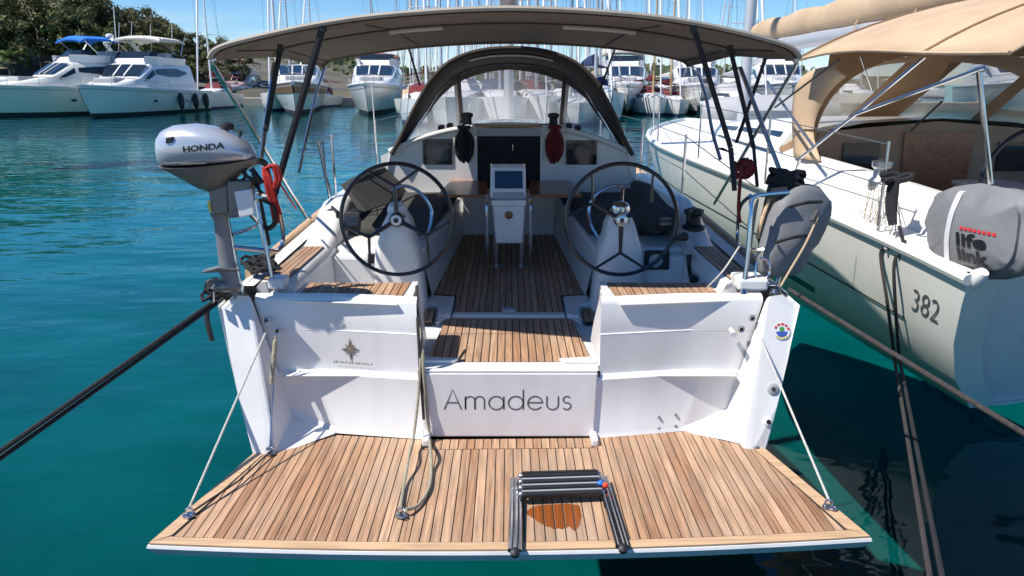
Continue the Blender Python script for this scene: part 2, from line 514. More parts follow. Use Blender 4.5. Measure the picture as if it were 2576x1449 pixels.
# the quay the picture is taken from
qy = MB(); qy.bx(-40, 40, -12, 0.42, -4.0, 0.42); qy.build('quay', 'concrete', kind='structure')

# ================================================================== the yacht at the quay: hull and deck
YT = thing('sailing_yacht', 'white sailing yacht with open teak swim platform, twin wheels and taupe bimini, moored stern-to', 'sailboat', (0, 3.9, 0))
def hb(y):      # half beam at the sheer
    return max(0.0, [1.50 + (y - 3.83) * 0.02, 1.523 + (y - 5) * 0.012, 1.547 - (y - 7) ** 2 * 0.025 - (y - 7) * 0.01][0 if y < 5 else 1 if y < 7 else 2])
def sheer(y): return 1.075 + (y - 3.83) * 0.026
BOW = 14.0
def hull_pt(t, k, s):
    zs = [-0.45, -0.15, 0.05, 0.3, 0.55, 0.8, 1.0]
    fx = [0.0, 0.60, 0.80, 0.865, 0.915, 0.96, 1.0]
    z = zs[k]
    ys = 3.585 + max(0.0, z - 0.33) * 0.335 if z > 0.2 else 3.62 + (0.3 - z) * 0.35
    y = lerp(ys, BOW - (1 - z) * 0.25, t)
    yy = lerp(3.83, BOW, t)
    q = hb(yy) if t < 0.98 else 0.02
    if t > 0.55: q = hb(yy) * (1 - ((t - 0.55) / 0.45) ** 2.4)
    return Vector((s * q * fx[k], y, z if k < 6 else sheer(yy) - 0.03))
h = MB()
T = [i / 26 for i in range(27)]
for s in (-1, 1):
    h.loft([[hull_pt(t, k, s) for k in range(7)] for t in T])
hull = h.build('hull', 'gelcoat', YT, smooth=True, angle=60)
# antifouling band at the waterline
h = MB()
for s in (-1, 1):
    h.loft([[hull_pt(t, k, s) + Vector((s * 0.004, -0.003, 0)) for k in (0, 1, 2)] for t in T])
h.build('boot_stripe', 'antifoul', YT, smooth=True)
# toe rails
for s in (-1, 1):
    m = MB()
    pts = []
    for i in range(30):
        y = lerp(4.3, 13.5, i / 29)
        t = (y - 3.83) / (BOW - 3.83)
        pts.append(hull_pt(t, 6, s) + Vector((-s * 0.015, 0, 0.035)))
    m.loft([[p + Vector((-0.018, 0, -0.03)), p + Vector((0.018, 0, -0.03)), p + Vector((0.015, 0, 0.025)), p + Vector((-0.015, 0, 0.025))] for p in pts], ring=True, cap=True)
    m.build('toe_rail', 'teak_margin', YT)
    m = MB()
    pts = [hull_pt((y - 3.83) / (BOW - 3.83), 6, s) + Vector((s * 0.012, 0, -0.09)) for y in [4.0 + i * 0.33 for i in range(28)]]
    m.tube(pts, 0.022, 6)
    m.build('rub_rail', 'teak_margin', YT, smooth=True)

# ---- cheeks either side of the transom recess, inner walls, recess floor
def ylow(x): return 3.742 + 0.085 * max(0.0, abs(x) - 0.42) / 0.53
for s in (-1, 1):
    f_ = Vector((s * 1.335, 3.835, 1.085)); e_ = Vector((s * 1.195, 3.60, 0.37)); e2 = Vector((s * 1.175, 3.87, 0.43))
    a_ = Vector((s * 1.415, 3.835, 1.095)); b_ = Vector((s * 1.50, 3.82, 1.02)); c_ = hull_pt(0, 3, s) + Vector((s * 0.004, 0, -0.02)); c1 = hull_pt(0, 5, s) + Vector((s * 0.003, 0, 0)); c2 = hull_pt(0, 4, s) + Vector((s * 0.003, 0, 0))
    d_ = Vector((s * 1.215, 3.572, 0.31))
    m = MB()
    m.add([a_, b_, c1, c2, c_, d_, e_, f_], [(0, 1, 2, 3, 4, 5, 6, 7)])
    m.add([f_, e_, e2], [(0, 1, 2)])
    # sloping sill between platform and recess
    g1 = Vector((s * 0.93, 3.79, 0.337)); g2 = Vector((s * 1.05, 3.825, 0.372))
    m.add([e_, d_, g1, g2, e2], [(0, 1, 2, 3, 4)])
    # top of the quarter
    m.add([a_, b_, Vector((s * 1.515, 4.35, 1.045)), Vector((s * 1.43, 4.35, 1.115))], [(0, 1, 2, 3)])
    m.build('quarter_moulding', 'gelcoat', YT, bevel=0.012, weld=True)
    # recess face (upper) in two facets with a fine ledge between
    def yup(x): return ylow(x) + 0.038
    for (z0, z1, dy) in ((0.36, 0.893, 0.0), (0.893, 1.05, 0.007)):
        m = MB()
        xs = [0.475 + (1.335 - 0.475) * i / 12 for i in range(13)]
        grid = []
        for z in (z0, z1):
            row = []
            for x in xs:
                xe = x
                lim = lerp(1.175, 1.335, (z - 0.36) / 0.72)
                xe = min(x, 0.475 + (lim - 0.475) * (x - 0.475) / (1.335 - 0.475))
                row.append(Vector((s * xe, min(yup(xe) + dy, 3.868), z)))
            grid.append(row)
        # rounded top edge rolling onto the seat
        if z1 > 1.0:
            grid.append([p + Vector((0, 0.012, 0.022)) for p in grid[-1]])
            grid.append([p + Vector((0, 0.03, 0.012)) for p in grid[-1]])
        m.loft(grid)
        m.build('transom_panel', 'gelcoat', YT, smooth=True, angle=50)
    # ledge between the two facets
    m = MB()
    m.loft([[Vector((s * x, min(yup(x), 3.868) - 0.001, 0.893)) for x in xs], [Vector((s * x, min(yup(x) + 0.007, 3.868) + 0.004, 0.897)) for x in xs]])
    m.build('transom_ledge', 'gelcoat', YT)
    # lower panel, standing slightly proud, with a sloping upper ledge; its foot rises into the recess sill
    m = MB()
    bot, top, lip = [], [], []
    for i in range(15):
        q = i / 14
        xb = lerp(0.455, 1.180, q); xt = lerp(0.455, 1.262, q)
        zb = 0.335 + 0.095 * max(0.0, (xb - 0.93) / 0.25) ** 1.3
        bot.append(Vector((s * xb, min(ylow(xb), 3.866), zb)))
        top.append(Vector((s * xt, min(ylow(xt), 3.858), 0.657)))
        lip.append(Vector((s * xt, min(ylow(xt) + 0.042, 3.876), 0.678)))
    m.loft([[p + Vector((0, -0.02, -0.004)) for p in bot], [p + Vector((0, 0, 0.025)) for p in bot], top, [p + Vector((0, 0.006, 0.008)) for p in top], lip])
    m.build('lower_transom_panel', 'gelcoat', YT, smooth=True, angle=35)

# ---- decks, cockpit tub
def zsole(y): return 0.695 + max(0.0, y - 4.75) * 0.036
m = MB()
# side decks (sheet each side, from coaming out to the sheer)
for s in (-1, 1):
    g = []
    for i in range(26):
        y = lerp(4.0, 13.6, i / 25)
        t = (y - 3.83) / (BOW - 3.83)
        o = hull_pt(t, 6, s)
        xi = min(1.37 if y < 6.9 else 1.2, max(abs(o.x) - 0.02, 0.0)) if y < 7.0 else max(0.0, min(1.05, abs(o.x) - 0.25))
        zi = sheer(y) + 0.02
        g.append([Vector((s * xi, y, zi)), Vector((s * lerp(xi, abs(o.x), 0.5), y, zi)), o + Vector((0, 0, 0.008))])
    m.loft(g)
m.build('side_deck', 'gelcoat_nonskid', YT, smooth=True)
m = MB()
m.add([(-1.2, 3.80, 0.66), (1.2, 3.80, 0.66), (1.2, 7.2, 0.75), (-1.2, 7.2, 0.75)], [(0, 1, 2, 3)])
m.build('cockpit_floor', 'gelcoat', YT)
# walkway sill behind the transom gate
m = MB()
m.bx(-0.475, 0.475, 3.765, 3.90, 0.60, 0.705)
m.build('gate_sill', 'gelcoat', YT, bevel=0.012)
for s in (-1, 1):
    m = MB(); m.prism([(s * 0.475, 3.86, 0.7055), (s * 0.30, 3.86, 0.7055), (s * 0.27, 3.90, 0.7055), (s * 0.475, 3.93, 0.7055)], (0, 0, 0.02)); m.build('sill_corner', 'gelcoat', YT, bevel=0.006)

# ---- transom gate with the name
gate = MB()
gate.prism([(-0.452, 3.738, 0.34), (0.452, 3.738, 0.34), (0.462, 3.738, 0.70), (0.462, 3.752, 0.714), (0.462, 3.765, 0.714), (-0.462, 3.765, 0.714), (-0.462, 3.752, 0.714), (-0.462, 3.738, 0.70)][:3] + [(-0.462, 3.738, 0.70)], (0, 0.02, 0))
gate.bx(-0.462, 0.462, 3.742, 3.775, 0.70, 0.716)
gate = gate.build('transom_gate', 'gelcoat', YT, bevel=0.008)
for s in (-1, 1):                      # dark joints beside the gate
    m = MB(); m.prism([(s * 0.455, 3.765, 0.34), (s * 0.468, 3.765, 0.34), (s * 0.476, 3.765, 0.70), (s * 0.463, 3.765, 0.70)], (0, 0.012, 0)); m.build('gate_joint', 'rubber', YT)
# name in thin geometric capitals: strokes laid as flat ribbons
def arc(cx, cy, rx, ry, a0, a1, n=18): return [(cx + rx * math.cos(R(lerp(a0, a1, i / n))), cy + ry * math.sin(R(lerp(a0, a1, i / n)))) for i in range(n + 1)]
GL = {'A': ([[(0, 0), (0.36, 1.0), (0.72, 0)], [(0.13, 0.34), (0.59, 0.34)]], 0.72),
      'm': ([[(0.04, 0), (0.04, 0.66)], [(0.04, 0.0)] + arc(0.24, 0.44, 0.20, 0.21, 180, 0) + [(0.44, 0)], [(0.44, 0.0)] + arc(0.64, 0.44, 0.20, 0.21, 180, 0) + [(0.84, 0)]], 0.88),
      'a': ([arc(0.33, 0.325, 0.31, 0.33, 0, 360, 30), [(0.645, 0.66), (0.645, 0)]], 0.69),
      'd': ([arc(0.33, 0.325, 0.31, 0.33, 0, 360, 30), [(0.645, 1.0), (0.645, 0)]], 0.69),
      'e': ([[(0.02, 0.34), (0.63, 0.34)] + arc(0.325, 0.325, 0.305, 0.33, 3, 325, 28)], 0.65),
      'u': ([[(0.04, 0.66)] + arc(0.28, 0.24, 0.24, 0.25, 180, 360) + [(0.52, 0.66)]], 0.56),
      's': ([arc(0.19, 0.49, 0.15, 0.165, 30, 270, 14)[:-1] + arc(0.19, 0.165, 0.17, 0.17, 90, -150, 16)], 0.38)}
def ribbon(mb, pts, w, fn):
    P = [Vector((p[0], p[1])) for p in pts]; L, Rr = [], []
    for i in range(len(P)):
        d = (P[min(i + 1, len(P) - 1)] - P[max(i - 1, 0)])
        if d.length < 1e-6: d = Vector((1, 0))
        d.normalize(); n = Vector((-d.y, d.x)) * w / 2
        L.append(P[i] + n); Rr.append(P[i] - n)
    mb.loft([[fn(*q) for q in L], [fn(*q) for q in Rr]])
nm = MB(); cx_ = 0.0
word = 'Amadeus'
tot = sum(GL[c][1] for c in word) + 0.13 * (len(word) - 1)
N0, N1 = PY(1118, 1030, 3.7368), PY(1437, 1030, 3.7368)
hgt = PY(1118, 980, 3.7368).z - N0.z
for c in word:
    for st in GL[c][0]:
        ribbon(nm, st, 0.062, lambda a, b, q=cx_: Vector((lerp(N0.x, N1.x, (q + a) / tot), 3.7368, N0.z + hgt * b)))
    cx_ += GL[c][1] + 0.13
nm.build('lettering', 'print_grey', gate, fix=False)
# star emblem and maker's word on the port panel
def panel_fn(s):
    return lambda x, z: Vector((x, ylow(x) + 0.034, z))
em = panel_fn(-1)
E0 = PY(881, 880, 3.84)
for (k, m_, r) in ((0, 'print_grey', 1.0), (1, 'print_gold', 1.0)):
    m = MB()
    for a in range(8):
        ang = R(90 + 45 * a); ln = (0.068 if a % 2 == 0 else 0.042) * (0.8 if a in (2, 6) else 1.0)
        tip = (E0.x + ln * math.cos(ang), E0.z + ln * math.sin(ang))
        w2 = 0.016 if a % 2 == 0 else 0.012
        sd = 1 if k == 0 else -1
        m.add([em(E0.x, E0.z) - Vector((0, 0.0005 * k, 0)), em(*tip), em(E0.x + w2 * math.cos(ang + sd * R(45)), E0.z + w2 * math.sin(ang + sd * R(45)))], [(0, 1, 2)])
    m.build('star_emblem', m_, YT, fix=False)
m = MB()
J0, J1 = PY(836, 924, 3.83), PY(936, 931, 3.80)
text_on(m, 'JEANNEAU', lambda a, b: em(lerp(J0.x, J1.x, a) , lerp(J0.z, J1.z, a) + 0.014 + b * 0.016) - Vector((0, 0.006, 0)), 0.01)
m.build('maker_lettering', 'print_grey', YT, fix=False)

# round club sticker, shower fittings and drains on the starboard quarter
def cheek(u, v):      # place on the starboard cheek plane
    n = Vector((0.0, -1.0, 0.31)).normalized()
    p0 = Vector((1.40, 3.825, 1.06)); r = ray(u, v)
    return CAMP + r * ((p0 - CAMP).dot(n) / r.dot(n)) + n * 0.004
cn = Vector((0.0, -1.0, 0.31)).normalized()
stc = cheek(1966, 833)
cu_ = Vector((0, 0.31, 1)).normalized()
def disc(mb, c, r0, r1, a0, a1, off, n=16):
    A = [c + cn * off + (Vector((1, 0, 0)) * math.cos(R(lerp(a0, a1, i / n))) + cu_ * math.sin(R(lerp(a0, a1, i / n)))) * r1 for i in range(n + 1)]
    B = [c + cn * off + (Vector((1, 0, 0)) * math.cos(R(lerp(a0, a1, i / n))) + cu_ * math.sin(R(lerp(a0, a1, i / n)))) * max(r0, 1e-4) for i in range(n + 1)]
    mb.loft([A, B])
st = MB(); disc(st, stc, 0, 0.044, 0, 360, 0.0, 32); st = st.build('club_sticker', 'plastic_white', YT, fix=False)
m = MB(); disc(m, stc, 0, 0.030, 185, 355, 0.0012); m.build('blue_field', 'print_blue', st, fix=False)
m = MB(); disc(m, stc + cu_ * 0.010, 0, 0.013, 0, 360, 0.0016); m.build('green_field', 'print_green', st, fix=False)
m = MB()
for a in range(20, 180, 32): disc(m, stc, 0.030, 0.042, a - 11, a + 11, 0.0012, 5)
m.build('red_mark', 'print_red', st, fix=False)
m = MB()
for a in (232, 258, 284, 310): disc(m, stc, 0.032, 0.041, a - 9, a + 9, 0.0012, 5)
m.build('yellow_mark', 'print_yellow', st, fix=False)
m = MB(); c = cheek(1943, 978); m.lathe([(0.030, 0), (0.030, 0.008), (0.024, 0.012)], c, cn, 20); fl = m.build('filler_cap', 'plastic_grey', YT, smooth=True)
m = MB(); m.lathe([(0.011, 0.011), (0.011, 0.016)], c, cn, 12); m.build('cap_slot', 'bronze', fl, smooth=True)
m = MB(); c = cheek(1930, 1060); m.lathe([(0.026, 0), (0.024, 0.012), (0.013, 0.018)], c, cn, 18); fl = m.build('drain_fitting', 'plastic_white', YT, smooth=True)
m = MB(); m.lathe([(0.012, 0.017), (0.012, 0.020)], c, cn, 12); m.build('drain_hole', 'rubber', fl)
for (u, v) in ((1657, 1048), (1701, 1045), (1657, 1077), (1701, 1074)):
    p = PY(u, v, 3.80); p.y = ylow(p.x)
    m = MB(); m.lathe([(0.008, -0.004), (0.008, 0.004), (0.004, 0.006)], p, (0, -1, 0), 10); m.build('bolt_cap', 'plastic_grey', YT, smooth=True)
# shower head and eyes
for (u, v, kind) in ((1838, 829, 's'), (1863, 826, 'e'), (1890, 798, 'e'), (700, 830, 'e'), (672, 803, 'e')):
    p = PY(u, v, 3.845)
    m = MB()
    if kind == 's':
        m.tube([p, p + Vector((0, -0.05, 0.0)), p + Vector((-0.005, -0.075, -0.004))], [0.012, 0.014, 0.016], 10); m.build('shower_head', 'plastic_white', YT, smooth=True)
    else:
        m.tube([p + Vector((0.016 * math.cos(a * math.pi / 6), -0.02, 0.016 * math.sin(a * math.pi / 6))) for a in range(12)], 0.004, 6, closed=True)
        m.bar(p, p + Vector((0, -0.02, 0)), 0.02, 0.02); m.build('pad_eye', 'stainless', YT, smooth=True)

# ================================================================== swim platform
TILT = 0.011
def zp(x, y): return 0.333 + TILT * x
def outline(ins=0.0):
    o = []
    n = 16
    for i in range(n + 1):
        x = lerp(-1.492 + ins * 1.3, 1.492 - ins * 1.3, i / n)
        o.append((x, 2.725 + 0.07 * (x / 1.492) ** 2 + ins))
    o += [(1.310 - ins, 3.60), (0.945, 3.815 ), (0.455, 3.738)]
    o += [(-0.455, 3.738), (-0.945, 3.815), (-1.310 + ins, 3.60)]
    return o
plat = MB()
oo = outline()
top = [Vector((x, y, zp(x, y) - 0.008)) for x, y in oo]
# body: teak bed on top, white rounded edge below
mid = [Vector((x * 1.002, y - 0.004, zp(x, y) - 0.02)) for x, y in oo]
low = [Vector((x * 0.985, y + 0.015, zp(x, y) - 0.058)) for x, y in oo]
und = [Vector((x * 0.93, y + 0.06, zp(x, y) - 0.075)) for x, y in oo]
plat.loft([top, mid, low, und], ring=True, cap=True)
PLAT = plat.build('swim_platform', 'gelcoat', YT, smooth=True, angle=35)
m = MB(); m.prism([(x, y, zp(x, y) - 0.0035) for x, y in outline(0.006)], (0, 0, -0.003)); m.build('caulking', 'caulk', PLAT)
# margin boards: aft edge and two sides
inn = outline(0.056); out = outline(0.004)
for i in range(4):
    a, b = i * 4, i * 4 + 4
    m = MB()
    q = [out[k] for k in range(a, b + 1)] + [inn[k] for k in range(b, a - 1, -1)]
    d = 0.001
    m.prism([(x, y, zp(x, y) + 0.001) for x, y in q], (0, 0, -0.006)); m.build('margin_board', 'teak_margin', PLAT)
for s in (-1, 1):
    A, B = (1.486, 2.80), (1.306, 3.60)
    q = [(s * A[0], A[1]), (s * B[0], B[1]), (s * (B[0] - 0.055), B[1] + 0.005), (s * (A[0] - 0.072), A[1] + 0.058)]
    m = MB(); m.prism([(x, y, zp(x, y) + 0.001) for x, y in q], (0, 0, -0.006)); m.build('margin_board', 'teak_margin', PLAT)
# planking, cut at the hinge line amidships
main = []
n = 16
for i in range(n + 1):
    x = lerp(-1.40, 1.40, i / n); main.append((x, 2.725 + 0.07 * (x / 1.492) ** 2 + 0.060))
main += [(1.245, 3.605), (0.945, 3.80), (0.46, 3.73), (-0.46, 3.73), (-0.945, 3.80), (-1.245, 3.605)]
HINGE = 3.615
side_l = clip_x(main, -0.455, True); side_r = clip_x(main, 0.455, False)
ctr = clip_x(clip_x(main, -0.455, False), 0.455, True)
planks(side_l, zp, PLAT, x0=-0.455 - 0.0432 * 23, pitch=0.0432)
planks(side_r, zp, PLAT, x0=0.455, pitch=0.0432)
planks(clip_y(ctr, HINGE - 0.003, True), zp, PLAT, x0=-0.455, pitch=0.91 / 21)
planks(clip_y(ctr, HINGE + 0.004, False), zp, PLAT, x0=-0.437, pitch=0.91 / 21)
# wet stain left by the ladder
m = MB(); random.seed(2)
pt = 0.91 / 21
ST = [(1323, 1288, 1292), (1335, 1277, 1300), (1352, 1272, 1312), (1372, 1270, 1322), (1392, 1270, 1332), (1412, 1268, 1331), (1430, 1268, 1325), (1446, 1270, 1338), (1458, 1274, 1322), (1464, 1284, 1298)]
UP = [PZ(u, v0, 0.3345) for u, v0, v1 in ST]; DN = [PZ(u, v1, 0.3345) for u, v0, v1 in ST]
def edge_y(P, x):
    for a, b in zip(P, P[1:]):
        if a.x <= x <= b.x: return lerp(a.y, b.y, (x - a.x) / (b.x - a.x))
    return None
for i in range(21):
    x0 = -0.455 + i * pt
    up_, dn = [], []
    for k in range(6):
        x = x0 + 0.0032 + (pt - 0.0064) * k / 5
        yu, yd = edge_y(UP, x), edge_y(DN, x)
        if yu is None or yd is None or yu - yd < 0.004: continue
        j = 0.007 * mnoise.noise(Vector((x * 60, i, 0)))
        up_.append(Vector((x, yu + j, zp(x, 0) + 0.0008))); dn.append(Vector((x, yd + 2 * j, zp(x, 0) + 0.0008)))
    if len(up_) > 1: m.loft([up_, dn])
m.build('wet_stain', 'wet_teak', PLAT, fix=False, kind='stuff')
for x in (-0.43, 0.445):        # white hinge blocks at the gate
    m = MB(); m.bx(x - 0.018, x + 0.018, 3.63, 3.745, 0.336, 0.375); m.build('hinge_block', 'gelcoat', PLAT, bevel=0.008)
def ring_eye(p, r=0.018, nm='deck_eye', par=None):
    m = MB()
    m.lathe([(0.028, 0), (0.028, 0.005), (0.01, 0.008)], p, (0, 0, 1), 14)
    m.tube([Vector(p) + Vector((r * math.cos(a * math.pi / 7), 0.004, 0.018 + r * math.sin(a * math.pi / 7))) for a in range(14)], 0.0045, 6, closed=True)
    m.tube([Vector(p) + Vector((0.01 + r * 0.8 * math.cos(a * math.pi / 7), -0.02 + r * 0.7 * math.sin(a * math.pi / 7), 0.010)) for a in range(14)], 0.0045, 6, closed=True)
    return m.build(nm, 'stainless_dull', par or PLAT, smooth=True)
EYES = [PZ(476, 1297, 0.32), PZ(2085, 1277, 0.35), PZ(1010, 1297, 0.334), PZ(680, 1140, 0.325), PZ(1893, 1123, 0.345)]
for p in EYES: ring_eye(p)

# ---- folded boarding ladder
LAD = MB()
la, lb = PZ(1292, 1385, 0.36), PZ(1296, 1206, 0.372)
ra, rb = PZ(1563, 1375, 0.36), PZ(1512, 1200, 0.372)
la.y += 0.0
LADD = None
for (a, b) in ((la, lb), (ra, rb)):
    for k, dx in enumerate((-0.014, 0.006, 0.024)):
        LR = MB(); LR.tube([a + Vector((dx, 0, 0.004 * (k % 2))), b + Vector((dx, 0, 0.004 * (k % 2)))], 0.0105 if k < 2 else 0.008, 8)
        if LADD is None: LADD = LR.build('boarding_ladder', 'stainless', YT, smooth=True)
        else: LR.build('ladder_tube', 'stainless', LADD, smooth=True)
for a in (la, ra):
    m = MB(); m.lathe([(0.014, -0.02), (0.019, -0.008), (0.019, 0.010), (0.010, 0.016)], a + Vector((0.005, -0.015, 0)), (0, -0.5, 0.86), 12); m.build('hinge_foot', 'rubber', LADD, smooth=True)
for k in range(4):
    q = k / 3
    a = lb.lerp(la, 0.035 + 0.235 * q) + Vector((0.03, 0, 0.012 + 0.006 * (3 - k)))
    b = rb.lerp(ra, 0.035 + 0.235 * q) + Vector((-0.02, 0, 0.012 + 0.006 * (3 - k)))
    m = MB(); m.bar(a, b, 0.046, 0.026); st = m.build('tread', 'rubber', LADD, bevel=0.008)
    m = MB(); m.bar(a + Vector((0.0, 0.0, 0.0135)), b + Vector((0, 0, 0.0135)), 0.010, 0.004); m.build('tread_ridge', 'plastic_grey' if k else 'rubber', st)
    for e in (a, b):
        m = MB(); m.ell(e, 0.018, 0.014, 0.012, 10, 6); m.build('end_fitting', 'stainless_dull', LADD, smooth=True)
m = MB(); m.ell(PZ(1511, 1216, 0.40), 0.018, 0.015, 0.014, 12, 8); m.build('blue_cap', 'knob_blue', LADD, smooth=True)
m = MB(); m.ell(PZ(1523, 1221, 0.40), 0.015, 0.015, 0.014, 12, 8); m.build('red_cap', 'knob_red', LADD, smooth=True)

# ================================================================== helm seats
for s in (-1, 1):
    m = MB()
    q = [(s * 0.50, ylow(0.50) + 0.06), (s * 0.80, ylow(0.80) + 0.06), (s * 1.20, 3.892), (s * 1.20, 4.275), (s * 0.515, 4.275)]
    m.prism([(x, y, 1.045) for x, y in q], (0, 0, -0.37))
    seat = m.build('helm_seat', 'gelcoat', YT, bevel=0.018)
    # slanting inner face down to the walkway
    m = MB()
    m.prism([(s * 0.52, 3.835, 1.03), (s * 0.475, 3.835, 0.70), (s * 0.60, 3.835, 0.70)], (0, 0.43, 0)); m.build('seat_side', 'gelcoat', seat, bevel=0.01)
    tq = [(s * 0.575, 3.885), (s * 0.85, 3.915), (s * 1.135, 3.955), (s * 1.135, 4.245), (s * 0.56, 4.255)]
    m = MB(); m.prism([(x, y, 1.0485) for x, y in tq], (0, 0, -0.003)); m.build('caulking', 'caulk', seat)
    planks(tq, lambda x, y: 1.0525, seat, m='teak', pitch=0.041, gap=0.0055, th=0.004)
    # white moulded strip at the inner edge
    m = MB(); m.prism([(s * 0.505, 3.80, 1.046), (s * 0.562, 3.86, 1.046), (s * 0.55, 4.262, 1.046), (s * 0.515, 4.262, 1.046)], (0, 0, 0.012)); m.build('seat_rim', 'gelcoat', seat, bevel=0.005)
    m = MB(); m.prism([(s * 0.57, 3.792, 1.046), (s * 1.19, 3.872, 1.046), (s * 1.19, 3.945, 1.046), (s * 0.85, 3.905, 1.046), (s * 0.575, 3.872, 1.046)], (0, 0, 0.010)); m.build('seat_rim', 'gelcoat', seat, bevel=0.005)

# ================================================================== cockpit sole
def sole_base(poly, zf, nm):
    m = MB(); m.prism([(x, y, zf(x, y) - 0.0035) for x, y in poly], (0, 0, -0.02)); return m.build(nm, 'caulk', YT)
sp = [(-0.445, 3.905), (0.445, 3.905), (0.40, 4.70), (-0.40, 4.70)]
z1 = lambda x, y: 0.702
b1 = sole_base(sp, z1, 'aft_sole')
planks(sp, z1, b1, pitch=0.0435, gap=0.006, th=0.004, x0=-0.4567)
z2 = lambda x, y: 0.727 + (y - 4.78) * 0.034
mp_ = [(-0.345, 4.775), (0.345, 4.775), (0.36, 5.12), (0.535, 5.16), (0.415, 7.05), (-0.415, 7.05), (-0.535, 5.16), (-0.36, 5.12)]
b2 = sole_base(mp_, z2, 'main_sole')
planks(mp_, z2, b2, pitch=0.0435, gap=0.006, th=0.004, x0=-0.5437)
m = MB(); m.bx(-0.36, 0.36, 4.705, 4.772, 0.66, 0.722); m.build('sole_step', 'gelcoat', YT, bevel=0.006)
m = MB(); m.bx(-0.045, 0.045, 4.735, 4.80, 0.722, 0.748); m.build('hatch_catch', 'plastic_grey', YT, bevel=0.006)
for s in (-1, 1):
    m = MB(); m.prism([(s * 0.37, 4.70, 0.73), (s * 0.37, 5.10, 0.737), (s * 0.545, 5.14, 0.737), (s * 0.56, 4.95, 0.735), (s * 0.47, 4.92, 0.733), (s * 0.45, 4.66, 0.73)], (0, 0, -0.06)); m.build('sole_corner', 'gelcoat', YT, bevel=0.008)
    q = [(s * 0.475, 4.60), (s * 0.54, 4.60), (s * 0.56, 4.90), (s * 0.485, 4.90)]
    bb = sole_base(q, lambda x, y: 0.712, 'side_sole')
    planks(q, lambda x, y: 0.712, bb, pitch=0.040, gap=0.006, th=0.004)
    m = MB(); m.prism([(s * 0.40, 4.66, 0.705), (s * 0.45, 4.55, 0.705), (s * 0.46, 4.66, 0.705)], (0, 0, 0.012)); m.build('sole_corner', 'gelcoat', YT)

# ================================================================== benches, coamings, consoles
def bench_x(y): return lerp(0.575, 0.44, (y - 5.05) / 1.95)
for s in (-1, 1):
    m = MB()
    m.prism([(s * bench_x(5.05), 5.05, 1.09), (s * 1.17, 5.05, 1.09), (s * 1.17, 7.02, 1.14), (s * bench_x(7.0), 7.02, 1.14)], (0, 0, -0.42))
    m.build('bench', 'gelcoat', YT, bevel=0.025)
    # plinth flaring to the sole
    m = MB()
    m.add([(s * bench_x(5.1), 5.1, 0.95), (s * (bench_x(5.1) - 0.045), 5.1, 0.735), (s * (bench_x(7) - 0.03), 7.02, 0.80), (s * bench_x(7), 7.02, 0.98)], [(0, 1, 2, 3)])
    m.build('bench_plinth', 'gelcoat', YT)
    # coaming: inner wall, rounded top, running aft to the quarter
    g = []
    for i in range(19):
        y = lerp(4.02, 7.25, i / 18)
        k = max(0.0, min(1.0, (y - 4.9) / 0.8)); k = k * k * (3 - 2 * k)
        zt = lerp(1.115, 1.34, k); zb = sheer(y)
        g.append([Vector((s * p[0], y, p[1])) for p in ((1.14, 0.68), (1.155, zt - 0.08), (1.175, zt - 0.015), (1.21, zt), (lerp(1.34, 1.31, k), zt), (lerp(1.365, 1.36, k), zt - 0.03), (lerp(1.37, 1.41, k), zb))])
    m = MB(); m.loft(g)
    m.add([g[0][k] for k in range(7)], [tuple(range(7))]); m.build('coaming', 'gelcoat', YT, smooth=True, angle=50)
    # teak strip on the aft coaming
    q = [(s * 1.205, 4.06), (s * 1.335, 4.06), (s * 1.335, 4.92), (s * 1.205, 4.92)]
    ct = MB(); ct.prism([(x, y, 1.1195) for x, y in q], (0, 0, -0.003)); ct = ct.build('coaming_teak', 'caulk', YT)
    planks(q, lambda x, y: 1.124, ct, pitch=0.0325, gap=0.005, th=0.0045)
    # console behind the wheel
    m = MB()
    secs = []
    for (z, xa, xb, ya, yb) in ((0.69, 0.54, 0.88, 4.80, 5.06), (0.85, 0.55, 0.875, 4.80, 5.06), (1.05, 0.57, 0.87, 4.80, 5.08), (1.13, 0.585, 0.86, 4.80, 5.12), (1.18, 0.61, 0.84, 4.80, 5.12), (1.28, 0.63, 0.81, 4.81, 5.10), (1.355, 0.66, 0.77, 4.84, 5.02)):
        ring = []
        for k in range(16):
            a = 2 * math.pi * k / 16
            cc, ss = math.cos(a), math.sin(a)
            cc = math.copysign(abs(cc) ** 0.38, cc); ss = math.copysign(abs(ss) ** 0.38, ss)
            ring.append(Vector((s * ((xa + xb) / 2 + (xb - xa) / 2 * cc), (ya + yb) / 2 + (yb - ya) / 2 * ss, z)))
        secs.append(ring)
    m.loft(secs, ring=True, cap=True); con = m.build('helm_console', 'gelcoat', YT, smooth=True)
    # shelf outboard of the console
    m = MB(); m.bx(min(s * 0.80, s * 1.16), max(s * 0.80, s * 1.16), 4.92, 5.35, 0.67, 1.06); m.build('helm_shelf', 'gelcoat', YT, bevel=0.025)
    m = MB(); m.lathe([(0.062, 0), (0.062, 0.02), (0.05, 0.05), (0.02, 0.066)], (s * 0.72, 4.92, 1.352), (0, -0.25, 1), 20)
    m.build('compass', 'stainless' if s > 0 else 'plastic_white', con, smooth=True)
    m = MB()
    bx0 = PY(886 if s < 0 else 1672, 558, 4.95)
    m.obox(bx0, (0.055, 0, 0), (0, 0.01, 0.03), (0, -0.012, 0.036)); ins = m.build('instrument', 'rubber', YT, bevel=0.008)
    m = MB(); m.obox(bx0 + Vector((0, -0.014, 0.004)), (0.040, 0, 0), (0, 0.003, 0.026), (0, -0.006, 0.002)); m.build('display', 'screen', ins)
